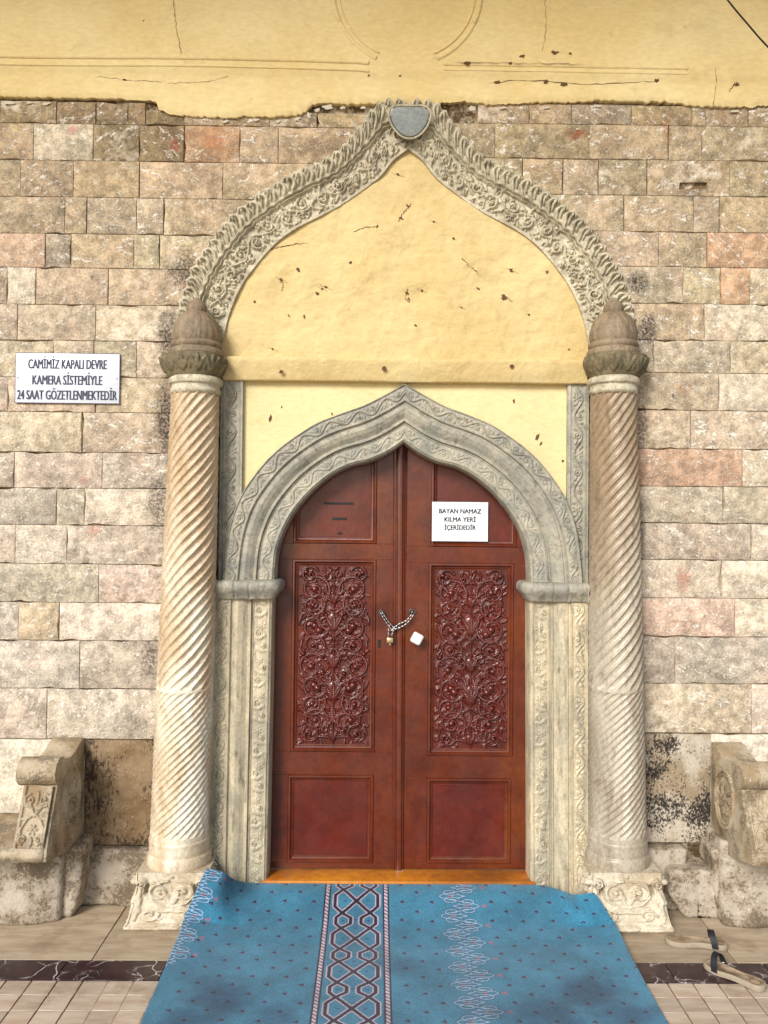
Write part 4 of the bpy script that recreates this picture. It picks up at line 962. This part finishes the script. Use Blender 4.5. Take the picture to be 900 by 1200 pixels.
    for m_ in (1, -1):
        rel.spiral(.5 + m_ * .16, .66, .15, 1.6 if m_ == 1 else math.pi - 1.6, 1.2, -m_, .026, .016, rin=.3)
        rel.stroke([(.5 + m_ * .03, .42), (.5 + m_ * .2, .47), (.5 + m_ * .33, .62), (.5 + m_ * .26, .82), (.5 + m_ * .05, .86)], .022, .013)
        rel.leaf(.5, .42, math.pi / 2 + m_ * .4, .3, .05, .018); rel.leaf(.5 + m_ * .04, .40, math.pi / 2 + m_ * 1.3, .3, .05, .015, bend=m_ * .8); rel.leaf(.5 + m_ * .05, .36, math.pi / 2 + m_ * 1.9, .36, .055, .015, bend=-m_ * .9)
        rel.spiral(.5 + m_ * .25, .27, .11, 0, 1.1, m_, .022, .013); rel.leaf(.5 + m_ * .1, .2, 0 if m_ == 1 else math.pi, .25, .04, .014, bend=m_ * .6); rel.leaf(.5 + m_ * .38, .3, math.pi / 2 - m_ * .4, .25, .04, .015)
        rel.leaf(.5 + m_ * .42, .16, math.pi / 2 - m_ * .2, .4, .05, .014, bend=m_ * .5)
        for q in range(3): rel.leaf(.5 + m_ * .43, .72, -math.pi / 2 - m_ * (.1 - .12 * q), .3, .022, .015, bend=m_ * .2)
        rel.spiral(.5 + m_ * .42, .82, .075, math.pi / 2, 1.5, m_, .02, .026, rin=.25)
        rel.leaf(.5 + m_ * .12, .10, 0 if m_ == 1 else math.pi, .3, .04, .012)
    rel.ball(.5, .93, .03, .010); rel.stroke([(.42, .07), (.58, .07)], .05, .014)
    rel.stroke([(.02, .045), (.98, .045)], .035, .008)
    for m_ in (1, -1):   # pierced hole behind each volute
        rel.stroke([(.5 + m_ * .345, .62), (.5 + m_ * .345, .75)], .035, .05, carve=True)
    nn, mm_ = 90, 90; ms_ = []; hv = np.linspace(0, 1, mm_)
    half_w = np.interp(hv, [0, .08, .12, .35, .7, .85, 1], [1, 1, .96, .88, .80, .80, .80]) * wb
    for rotk in range(3):
        G = np.zeros((nn, mm_, 3))
        for i, u in enumerate(np.linspace(0, 1, nn)):
            hh = rel.sample(np.full(mm_, u), hv); lx = (2 * u - 1) * half_w; ly = -(half_w * .96) - hh * 1.5
            if i in (0, nn - 1): ly = -(half_w * .96)
            if rotk == 0: X_, Y_ = lx, ly
            elif rotk == 1: X_, Y_ = -ly, lx
            else: X_, Y_ = ly, -lx
            G[i, :, 0] = cx + X_; G[i, :, 1] = yc + Y_; G[i, :, 2] = hv * zt_
        ms_.append(grid_mesh('b', G, sharp=None))
    top = half_w[-1]; ms_.append(mesh('t', [(cx - top, yc - top * .96, zt_), (cx + top, yc - top * .96, zt_), (cx + top, yc + top, zt_), (cx - top, yc + top, zt_)], [[0, 1, 2, 3]], False))
    link('base_block', join_meshes('base_block', ms_, 60), M['base'], root)
    return root
column((210.5, 1000), (229.5, 455), .146, .118, M['col_warm'], 'spiral_column', 'cream spiral-fluted marble column left of the door, warm brown streaks', -1)
column((723.5, 1000), (718.5, 455), .143, .114, M['col_grey'], 'spiral_column', 'greyish spiral-fluted marble column right of the door', 1)

# ================================================================== STONE BENCHES
def bench(side, xin, label):
    """xin: world x of the inner face of the armrest"""
    root = empty('stone_bench', (xin + side * .5, -.2, 0), label, 'bench', 'benches against the wall')
    aw = .158
    prof_ = interp_curve([(.0, .835), (-.05, .828), (-.12, .800), (-.19, .788), (-.25, .800), (-.275, .806)], 20)
    poly = [tuple(p) for p in prof_] + [(-.30, .80), (-.345, .70), (-.462, .45), (-.470, .395), (-.46, .385), (-.2, .335), (.0, .310)]
    fr = lambda a, b_, dd: (dd, a, b_)
    link('armrest', prism('armrest', poly, fr, xin, xin + side * aw, .005), M['bench'], root)
    # roll on top
    n, m_ = 40, 30; G = np.zeros((n, m_, 3)); xx = np.r_[np.linspace(-.006, .0, 4), np.linspace(.006, aw + .02, 22), np.linspace(aw + .024, aw + .03, 4)]
    for i in range(n):
        a = 2 * math.pi * i / n
        for j in range(m_):
            e = min(j, m_ - 1 - j); rr_ = .066 * (0.001 if e == 0 else (.80 if e == 1 else (.93 if e == 2 else 1))) + .003 * mnoise.noise(Vector((xx[j] * 20, a * 2, side)))
            G[i, j] = (xin + side * xx[j], -.312 + rr_ * 1.05 * math.cos(a), .757 + rr_ * .98 * math.sin(a))
    link('armrest_roll', grid_mesh('armrest_roll', G, closed_u=True, flip=(side > 0), sharp=60), M['bench'], root)
    # carved front panel (slanting face)
    r_ = Relief(.13, .26, .0024)
    for k in (1, -1):
        r_.spiral(.065 + k * .033, .20, .025, 1.5 if k == 1 else math.pi - 1.5, 1.3, -k, .006, .009); r_.spiral(.065 + k * .036, .035, .02, -1.5 if k == 1 else math.pi + 1.5, 1.2, k, .006, .009)
        r_.stroke([(.065, .13), (.065 + k * .015, .165), (.065 + k * .05, .175), (.065 + k * .055, .21)], .005, .009); r_.stroke([(.065, .14), (.065 + k * .03, .12), (.065 + k * .052, .08), (.065 + k * .05, .035)], .005, .009)
        r_.leaf(.065, .13, math.pi / 2 - k * .5, .07, .009, .010); r_.leaf(.065 + k * .02, .13, -k * .3 if k == 1 else math.pi + .3, .045, .008, .008)
    r_.flower(.065, .075, .022, .010); r_.leaf(.065, .18, math.pi / 2, .06, .01, .009); r_.leaf(.065, .0, math.pi / 2, .05, .012, .009)
    for k in (.004, .126): r_.stroke([(k, 0), (k, .26)], .006, .008)
    nx, nz = r_.nx, r_.ny; G = np.zeros((nx, nz, 3)); A = Vector((0, -.466, .452)); B_ = Vector((0, -.352, .698)); dn = Vector((0, -(B_.z - A.z), (B_.y - A.y))).normalized()
    for i in range(nx):
        for j in range(nz):
            q = A.lerp(B_, j / (nz - 1)) + dn * (.0015 + 1.5 * (r_.H[i, j] if side < 0 else r_.H[nx - 1 - i, j])); G[i, j] = (xin + side * (.014 + i / (nx - 1) * .13), q.y, q.z)
    link('front_carving', grid_mesh('front_carving', G, flip=(side < 0), sharp=None), M['bench'], root)
    # oval medallion on the inner face
    r_ = Relief(.25, .33, .003); t = np.linspace(0, 2 * math.pi, 60); ov = lambda k: np.stack([.125 + .1 * k * np.cos(t), .165 + .14 * k * np.sin(t)], 1)
    r_.stroke(ov(1.0), .008, .010); r_.stroke(ov(.86), .005, .007)
    for k in range(8): r_.leaf(.125 + .02 * math.cos(k * .785), .165 + .025 * math.sin(k * .785), k * .785, .06, .011, .010, bend=.9)
    r_.flower(.125, .165, .032, .012); nx, nz = r_.nx, r_.ny; G = np.zeros((nx, nz, 3))
    for i in range(nx):
        for j in range(nz):
            yy = -.30 + i / (nx - 1) * .25; zz_ = .43 + j / (nz - 1) * .33 - (yy + .16) * .1
            G[i, j] = (xin - side * (-.0015 + 1.5 * r_.H[i, j]), yy, zz_)
    link('medallion', grid_mesh('medallion', G, flip=(side > 0), sharp=None), M['bench'], root)
    link('seat', rough_box('seat', min(xin + side * .01, xin + side * 1.3), max(xin + side * .01, xin + side * 1.3), -.475, .0, .392, .455, .03, .004, 3, .012), M['bench'], root)
    xb0 = xin + side * (.03 if side < 0 else -.03); lo, hi = sorted((xb0, xin + side * 1.28))
    def fn(p):
        if p.y < -.1 and abs(p.x - xb0) < .14: p.y += .5 * (.14 - abs(p.x - xb0)) * (.6 + .8 * p.z)
        return p
    link('bench_base', rough_box('bench_base', lo, hi, -.255, .02, .0, .40, .018, .007, 9 + side, .014, fn), M['plinth'], root)
    link('bench_bracket', rough_box('bench_bracket', *sorted((xin - side * .055, xin + side * .05)), -.17, .02, .0, .345, .016, .007, 15 + side, .016, lambda p: Vector((p.x - side * .10 * max(0, .3 - abs(p.z - .05)) ** 1.0 * 0 + side * max(0, .16 - p.z) * .25, p.y, p.z))), M['plinth'], root)
bench(-1, P(98, 930).x, 'carved stone wall bench with scrolled armrest, left of the doorway')
bench(1, P(833, 930).x, 'carved stone wall bench with scrolled armrest, right of the doorway')

# ================================================================== CARPET
xL, xR = PZ(168, 1195).x, PZ(779, 1195).x; wC = xR - xL
yBack, yFront = -.018, -1.62; res = .0034
# side-view: lies on the sill's front, ramps over the step to the floor
ys = np.array([.006, -.02, -.06, -.10, -.14, -.20, -.30, -.45, -.62, -.8, -2.0]); zs_ = np.array([.0, .0, -.004, -.012, -.026, -.046, -.072, -.090, -.097, -.098, -.098]) + zs - .012; zs_[-2:] = .009; zs_[-3] = .012
ycs = np.linspace(yBack, yFront, 4000); zcs = np.interp(-ycs, -ys, zs_); kk = np.ones(161) / 161; zcs[80:-80] = np.convolve(zcs, kk, 'valid')
arc = np.r_[0, np.cumsum(np.hypot(np.diff(ycs), np.diff(zcs)))]; LC = arc[-1]
nx, ny = int(wC / res), int(LC / res); U = np.linspace(0, wC, nx); Vv = np.linspace(0, LC, ny)
Yc = np.interp(Vv, arc, ycs); Zc = np.interp(Vv, arc, zcs)
G = np.zeros((nx, ny, 3)); G[:, :, 0] = (xL + U)[:, None]; G[:, :, 1] = Yc[None, :]; G[:, :, 2] = Zc[None, :]
def sstep(q): q = np.clip(q, 0, 1); return q * q * (3 - 2 * q)
el = np.exp(-(U / .12) ** 2)[:, None]; er = np.exp(-((wC - U) / .11) ** 2)[:, None]
XLb, XRb = P(210.5, 1000, -.10).x + .225, P(723.5, 1000, -.10).x - .225      # inner faces of the two column bases
for m_, up, si in ((sstep((XLb + .17 - (xL + U)) / .25), .50, 1), (sstep(((xL + U) - XRb + .16) / .25), .20, -1)):
    m_ = m_[:, None]; Y0 = G[:, :, 1]; lim = -.30 - .02 * sstep((Y0 + .75) / .75); lim = np.where(Y0 > lim, lim + (Y0 - lim) * .12, lim); Y1 = Y0 * (1 - m_) + np.minimum(Y0, lim) * m_    # bunched up against the base
    G[:, :, 2] += (Y0 - Y1) * up; G[:, :, 0] += si * (Y0 - Y1) * .36 * m_; G[:, :, 1] = Y1
yk = -Yc; liftE = np.interp(yk, [0, .3, .5, .8, 1.1], [.05, .045, .028, .010, 0])[None, :]; G[:, :, 2] += liftE * (el + .5 * er)
wav = np.array([mnoise.noise(Vector((0, v * 6, 1))) for v in Vv]) * .006; G[:, :, 0] += wav[None, :] * (el * 1.0 + er) * .8
lowf = np.array([[mnoise.noise(Vector((u * 3, v * 3, 5))) for v in Vv[::12]] for u in U[::12]])
ix = np.clip(np.arange(nx) // 12, 0, lowf.shape[0] - 1); iy = np.clip(np.arange(ny) // 12, 0, lowf.shape[1] - 1)
fx_ = (np.arange(nx) % 12 / 12)[:, None]; fy_ = (np.arange(ny) % 12 / 12)[None, :]; ix2 = np.minimum(ix + 1, lowf.shape[0] - 1); iy2 = np.minimum(iy + 1, lowf.shape[1] - 1)
G[:, :, 2] += .003 * (lowf[np.ix_(ix, iy)] * (1 - fx_) * (1 - fy_) + lowf[np.ix_(ix2, iy)] * fx_ * (1 - fy_) + lowf[np.ix_(ix, iy2)] * (1 - fx_) * fy_ + lowf[np.ix_(ix2, iy2)] * fx_ * fy_) + .001
C = np.zeros((nx, ny, 4), np.float32); C[:] = srgb(56, 114, 138)
def paint(pts, wd, colr, soft=.0016):
    pts = np.asarray(pts, float); lo, hi = pts.min(0) - wd - .004, pts.max(0) + wd + .004
    i0, i1 = np.searchsorted(U, [lo[0], hi[0]]); j0, j1 = np.searchsorted(Vv, [lo[1], hi[1]])
    if i1 <= i0 or j1 <= j0: return
    X, Y = np.meshgrid(U[i0:i1], Vv[j0:j1], indexing='ij'); D = np.full(X.shape, 9.)
    for k in range(max(1, len(pts) - 1)):
        a = pts[k]; b_ = pts[min(k + 1, len(pts) - 1)]; ab = b_ - a; t_ = np.clip(((X - a[0]) * ab[0] + (Y - a[1]) * ab[1]) / (ab @ ab + 1e-12), 0, 1)
        D = np.minimum(D, np.hypot(X - a[0] - t_ * ab[0], Y - a[1] - t_ * ab[1]))
    al = np.clip((wd - D) / soft + .5, 0, 1)[..., None]; S = C[i0:i1, j0:j1]; S[...] = S * (1 - al) + np.array(colr, np.float32) * al
NAVY = srgb(30, 24, 44); PINK = srgb(206, 178, 186); WHITE = srgb(136, 166, 186); RED = srgb(128, 62, 66); DOTN = srgb(48, 40, 66)
ux = lambda px, py=1190: PZ(px, py, .008).x - xL
kL, kR = ux(368.5), ux(455)                       # the two beaded lines of the dark border
hL, hR = ux(533), ux(592)                         # scroll border
# sprig lattice
for r in range(int(LC / .062) + 1):
    for k in range(-1, int(wC / .145) + 2):
        u = k * .145 + (.0725 if r % 2 else 0) + .012 * ((r * 3) % 4 - 1.5) * .2 + .02; v = r * .062 + .012
        if kL - .02 < u < kR + .02 or hL - .02 < u < hR + .035 or u < .05: continue
        q = rng.normal(0, .0025, 2); u += q[0]; v += q[1]; paint([(u - .009, v + .002), (u, v - .005), (u + .006, v + .003)], .0042, DOTN); paint([(u, v + .006)], .0036, DOTN); paint([(u + .010, v + .003), (u + .011, v - .003)], .0022, srgb(122, 104, 128)); paint([(u + .004, v + .011)], .0024, RED)
# dark interlace
for e in (kL, kR):
    for q in (-.012, .012): paint([(e + q, 0), (e + q, LC)], .0045, NAVY)
    paint([(e, 0), (e, LC)], .007, PINK)
    v = 0
    while v < LC: paint([(e - .005, v), (e + .005, v + .012)], .0030, NAVY); v += .024
km, kh = (kL + kR) / 2, (kR - kL) / 2 - .034; per = .264
for lay in (0, 1):
    wd, cc = ((.0125, PINK), (.0085, NAVY))[lay]
    for r in range(-1, int(LC / per) + 2):
        v0 = r * per
        for s in (1, -1):
            A = [(.95, .36), (.95, .64), (.62, .80), (.22, .93), (.22, 1.07), (.62, 1.20), (.95, 1.36)]; B_ = [(-.05, .47), (.4, .70), (.86, .92), (.86, 1.08), (.4, 1.30), (-.05, 1.53)]
            for path in (A, B_): paint([(km + s * a * kh, v0 + b_ * per) for a, b_ in path], wd, cc)
for r in range(-1, int(LC / per) + 2):
    for (a, b_) in ((0, .98), (0, .2), (.5, .5), (-.5, .5), (.55, 1.0), (-.55, 1.0)): paint([(km + a * kh - .003, (r + b_) * per), (km + a * kh + .003, (r + b_) * per)], .0045, srgb(44, 70, 110))
# white scroll border (also half of it along the left edge)
def scroll_border(c, hw_, flip=1, LC=LC):
    pr = .130; t = np.linspace(0, LC, 500); S = []
    for ph in (0,):
        S.append(np.stack([c + hw_ * .95 * np.sin(t / pr * 2 * math.pi), t], 1))
    r = 0
    while r * pr / 2 < LC + .1:
        sgn = 1 if r % 2 == 0 else -1; v = (r + .5) * pr / 2; n = 34; a = np.linspace(0, 1, n); rr_ = .029 * (1 - .72 * a)
        for m_ in (1, -1):
            an_ = (0 if sgn < 0 else math.pi) + m_ * sgn * (.4 + a * 8.2)
            S.append(np.stack([c + sgn * hw_ * .38 + rr_ * 1.55 * np.cos(an_), v + m_ * .0275 + rr_ * .80 * np.sin(an_)], 1))
            S.append(np.array([(c - sgn * hw_ * .32, v), (c + sgn * hw_ * .06, v + m_ * .012), (S[-1][0][0], S[-1][0][1])]))
        r += 1
    for s in S: paint(s, .0056, srgb(40, 52, 84))
    for s in S: paint(s, .0027, WHITE)
    r = 0
    while r * pr / 2 < LC:
        sgn = 1 if r % 2 == 0 else -1; v = (r + .5) * pr / 2
        paint([(c + sgn * hw_ * .42 - .004, v), (c + sgn * hw_ * .42 + .004, v)], .0055, RED)
        if sgn * flip > 0:
            e = c + flip * hw_ * 1.12
            for q in (-.012, 0, .012): paint([(e, v), (e + flip * .020, v + q)], .0026, srgb(150, 92, 108))
        r += 1
scroll_border((hL + hR) / 2, (hR - hL) / 2 * 1.0); scroll_border(.012, .075, 1, .55)
me = grid_mesh('carpet', G, sharp=None, flip=True); at = me.color_attributes.new('weave', 'FLOAT_COLOR', 'POINT'); at.data.foreach_set('color', C.reshape(-1).astype(np.float32))
cp = link('carpet', me, M['carpet']); tag(cp, 'worn blue patterned wool carpet laid from the door sill across the floor', 'carpet', kind='thing')
sm = cp.modifiers.new('thickness', 'SOLIDIFY'); sm.thickness = .007; sm.offset = -1 if False else -1

# ================================================================== SIGNS
def text_mesh(body, size, bold=0.0, sx=1.0):
    cu = bpy.data.curves.new('t', 'FONT'); cu.body = body; cu.size = size; cu.align_x = 'CENTER'; cu.align_y = 'CENTER'; cu.offset = bold; cu.resolution_u = 3
    o = bpy.data.objects.new('t', cu); col.objects.link(o); dg = bpy.context.evaluated_depsgraph_get(); me = bpy.data.meshes.new_from_object(o.evaluated_get(dg))
    bpy.data.objects.remove(o); n = len(me.vertices); a = np.empty(n * 3, np.float32); me.vertices.foreach_get('co', a); a = a.reshape(-1, 3)
    return me, a
def lettering(lines, cx, y, zc_, widths, heights, zoff, m, parent, bold, tilt=0.0):
    ms_ = []
    for ln, wd, hh, zo in zip(lines, widths, heights, zoff):
        for kk_ in ((-1, 0, 1) if bold else (0,)):
            me, a = text_mesh(ln, .1, 0.0); lo, hi = a.min(0), a.max(0)
            x = (a[:, 0] - (lo[0] + hi[0]) / 2) / (hi[0] - lo[0]) * wd + kk_ * bold
            z = a[:, 1] / .0729 * hh
            me.vertices.foreach_set('co', np.stack([cx + x, np.full_like(x, y) - kk_ * .00025, zc_ + zo - hh * .14 + z + x * math.sin(tilt)], 1).astype(np.float32).ravel()); ms_.append(me)
    me = join_meshes('lettering', ms_, None); return link('lettering', me, m, parent)
a, b_, c_, d_ = P(18.5, 413.5, -.012), P(140.5, 414.5, -.012), P(17, 472, -.012), P(140, 473, -.012)
sw, sh = (b_.x - a.x), (a.z - c_.z); cx, cz = (a.x + b_.x + c_.x + d_.x) / 4, (a.z + b_.z + c_.z + d_.z) / 4; tl_ = math.atan2(b_.z - a.z, b_.x - a.x)
sg = empty('wall_sign', (cx, -.012, cz), 'white rectangular enamel sign with navy capitals on the stone wall', 'sign')
link('sign_plate', box_mesh('p', cx - sw / 2, cx + sw / 2, -.0125, -.0045, cz - sh / 2, cz + sh / 2, .0015, 2), M['signwhite'], sg)
e = [(-sw / 2, -sh / 2), (sw / 2, -sh / 2), (sw / 2, sh / 2), (-sw / 2, sh / 2)]
link('sign_border', tube_mesh('b', [(cx + u, -.0120, cz + v) for u, v in e + e[:1]], .0018, 6), M['navy'], sg)
lettering(['CAMİMİZ KAPALI DEVRE', 'KAMERA SİSTEMİYLE', '24 SAAT GÖZETLENMEKTEDİR'], cx, -.0136, cz, [.40, .355, .508], [.050, .050, .050], [.076, -.006, -.083], M['navy'], sg, .0019)
for u in (-1, 1): link('screw', tube_mesh('s', [(cx + u * (sw / 2 - .012), -.006, cz), (cx + u * (sw / 2 - .012), -.0150, cz)], .004, 8), M['black'], sg)
a, b_, c_ = P(506.5, 588, YD - .012), P(572, 588.5, YD - .012), P(506, 634, YD - .012); pw, ph = b_.x - a.x, a.z - c_.z; pcx, pcz = (a.x + b_.x) / 2, (a.z + c_.z) / 2
pp = empty('paper_notice', (pcx, YD - .012, pcz), 'white paper notice with three lines of capitals taped on the right door leaf', 'notice')
G = np.zeros((14, 10, 3))
for i in range(14):
    for j in range(10): u, v = i / 13, j / 9; G[i, j] = (pcx + (u - .5) * pw, YD - .0105 - .002 * math.sin(u * 3.1) * 1 - .0015 * (2 * v - 1) ** 2, pcz + (v - .5) * ph)
link('sheet', grid_mesh('sheet', G, sharp=None), M['paper'], pp)
lettering(['BAYAN NAMAZ', 'KILMA YERİ', 'İÇERİDEDİR'], pcx, YD - .0150, pcz, [.222, .165, .165], [.025, .025, .025], [.058, .014, -.029], M['ink'], pp, .0006)

# ================================================================== CHAIN AND PADLOCK
Yc_ = YD - .030
ch = empty('door_chain', (P(462, 722, Yc_).x, Yc_, P(462, 740, Yc_).z), 'steel chain looped between the rings of both door leaves', 'chain')
lk = None
def torus(c, r, rr_, tdir, ndir, ln=1.5, name='chain_link', m=None, parent=None):
    t_ = Vector(tdir).normalized(); n_ = Vector(ndir).normalized(); n_ = (n_ - t_ * n_.dot(t_)).normalized()
    pts = [Vector(c) + t_ * (r * ln * math.cos(a)) + n_ * (r * math.sin(a)) for a in np.linspace(0, 2 * math.pi, 14, endpoint=False)]
    return link(name, tube_mesh(name, pts, rr_, 6, True), m or M['steel'], parent or ch)
W3 = lambda a, b_, Y=Yc_: P(a, b_, Y)
for a, b_ in ((447.5, 718.5), (483, 717)): torus(W3(a, b_, YD - .012), .016, .0032, (1, 0, 0), (0, -.3, 1), 1.0, 'ring'); torus(W3(a, b_, YD - .002), .006, .003, (0, 1, 0), (1, 0, 0), 2.0, 'staple')
paths = [[(447, 720), (451, 727), (456, 734), (460, 738)], [(449, 719), (454, 727), (459, 733), (463, 737)], [(461, 736), (468, 731), (476, 727), (483, 719)], [(460, 738), (469, 735), (477, 730), (484, 721)], [(456, 735), (455, 740), (455, 745)], [(462, 736), (460, 741), (459, 746)]]
for k, pp_ in enumerate(paths):
    c = interp_curve([tuple(W3(a, b_, Yc_ - .004 * (k % 2))) for a, b_ in pp_], 80); s_ = np.r_[0, np.cumsum(np.linalg.norm(np.diff(c, axis=0), axis=1))]; i = 0; d0 = .0
    while d0 < s_[-1]:
        j = min(78, int(np.searchsorted(s_, d0))); tdir = c[j + 1] - c[j]; torus(c[j], .0062, .0023, tdir, ((0, 1, 0), (tdir[2], .3, -tdir[0]))[i % 2], 2.1); d0 += .0185; i += 1
q_ = W3(457, 749, Yc_ - .006)
pk = empty('padlock', (q_.x, Yc_, q_.z - .02), 'small worn brass padlock hanging from the door chain', 'padlock')
link('lock_body', box_mesh('l', q_.x - .017, q_.x + .017, Yc_ - .012, Yc_ + .004, q_.z - .019, q_.z + .008, .004, 2), M['brass'], pk)
link('shackle', tube_mesh('s', [(q_.x + .011 * math.cos(a), Yc_ - .004, q_.z + .010 + .017 * math.sin(a)) for a in np.linspace(0, math.pi, 12)], .0028, 6), M['steel'], pk)
link('lock_key', box_mesh('l', q_.x - .004, q_.x + .005, Yc_ - .010, Yc_ - .002, q_.z - .034, q_.z - .0195, .002, 1), M['brass'], pk)

# ================================================================== SANDALS
def sandal(toe, heel, label, strap_f, flip):
    a, b_ = PZ(*toe, .02), PZ(*heel, .02); a.z = b_.z = 0; ax = (a - b_); L = ax.length; ax.normalize(); nr = Vector((-ax.y, ax.x, 0))
    root = empty('sandal', (a + b_) / 2, label, 'sandal', 'sandals left on the floor')
    out = [(0.0, .0), (.02, .022), (.10, .036), (.25, .034), (.42, .028), (.58, .034), (.75, .044), (.88, .042), (.96, .030), (1.0, .006), (.985, -.016), (.90, -.036), (.75, -.042), (.58, -.036), (.42, -.032), (.25, -.034), (.10, -.034), (.02, -.020)]
    cv = interp_curve([(u, v * flip) for u, v in out + out[:1]], 60)[:-1]
    base = lambda u, v, z: b_ + ax * (u * L) + nr * v + Vector((0, 0, z))
    arch_z = lambda u: .004 * math.sin(math.pi * min(1, u * 1.4)) + .010 * max(0, u - .8) ** 1
    ms_ = []; n = len(cv)
    rings = [(.96, 0.001), (1.0, .004), (1.0, .020), (.97, .024), (.90, .0245)]
    V = []; F = []
    for sc__, z in rings:
        for u, v in cv: V.append(base(.5 + (u - .5) * (sc__ * .5 + .5), v * sc__, z + arch_z(u) + (.010 * max(0, .35 - u) if z > .01 else 0)))
    for k in range(len(rings) - 1): F += [[k * n + i, k * n + (i + 1) % n, (k + 1) * n + (i + 1) % n, (k + 1) * n + i] for i in range(n)]
    F.append(list(range(n))[::-1])
    def orient(me):
        bm = bmesh.new(); bm.from_mesh(me); bmesh.ops.recalc_face_normals(bm, faces=bm.faces[:]); bm.to_mesh(me); bm.free(); return me
    link('sole', orient(mesh('sole', V, F, True, 50)), M['soleside'], root)
    V = [base(.5 + (u - .5) * .955, v * .91, .0225 + arch_z(u) + .010 * max(0, .35 - u)) for u, v in cv] + [base(.5 + (u - .5) * .9, v * .80, .0205 + arch_z(u) + .010 * max(0, .35 - u)) for u, v in cv]
    link('insole', orient(mesh('insole', V, [[i, (i + 1) % n, n + (i + 1) % n, n + i] for i in range(n)] + [[n + i for i in range(n)]], True, 60)), M['sole'], root)
    # arched strap
    G = np.zeros((22, 4, 3)); 
    for i, t_ in enumerate(np.linspace(0, math.pi, 22)):
        for j, (du, dr) in enumerate(((-.05, 0), (.05, 0), (.05, .0025), (-.05, .0025))):
            hgt = .062; G[i, j] = base(strap_f + du + .05 * math.sin(t_), (.043 + dr) * math.cos(t_), .014 + (hgt + dr) * math.sin(t_))
    G = np.concatenate([G, G[:, :1]], 1); link('strap', orient(grid_mesh('strap', G, sharp=40)), M['rubber'], root)
    for s in (-1,):
        q = base(strap_f, s * .0465 * flip if False else -.046, .020); link('buckle', box_mesh('b', q.x - .012, q.x + .012, q.y - .006, q.y + .006, q.z - .006, q.z + .010, .002, 1), M['steel'], root)
    # stitched mark at the heel
    ring = [base(.16 + .085 * math.cos(t_), .020 * math.sin(t_), .0232 + .008 * .19) for t_ in np.linspace(0, 2 * math.pi, 24, endpoint=False)]
    link('heel_mark', tube_mesh('h', ring, .0010, 5, True), M['chip'], root)
sandal((779, 1099), (853, 1107), 'beige worn sandal with black strap, nearer the column base', .22, 1)
sandal((825, 1126), (897, 1157), 'beige worn sandal with black strap, lying across the dark marble strip', .74, -1)

# ================================================================== CABLE
pts = [P(820, -45, -.30), P(852, -1, -.30), P(876, 28, -.29), P(903, 58, -.27), P(960, 110, -.22), P(1040, 165, -.12), P(1080, 190, -.03)]
c = interp_curve([tuple(p) for p in pts], 60); cb = link('cable', tube_mesh('cable', c, .0042, 8), M['cable']); tag(cb, 'thin black cable hanging across the yellow plaster at upper right', 'cable', kind='thing')
sc.cycles.use_denoising = True
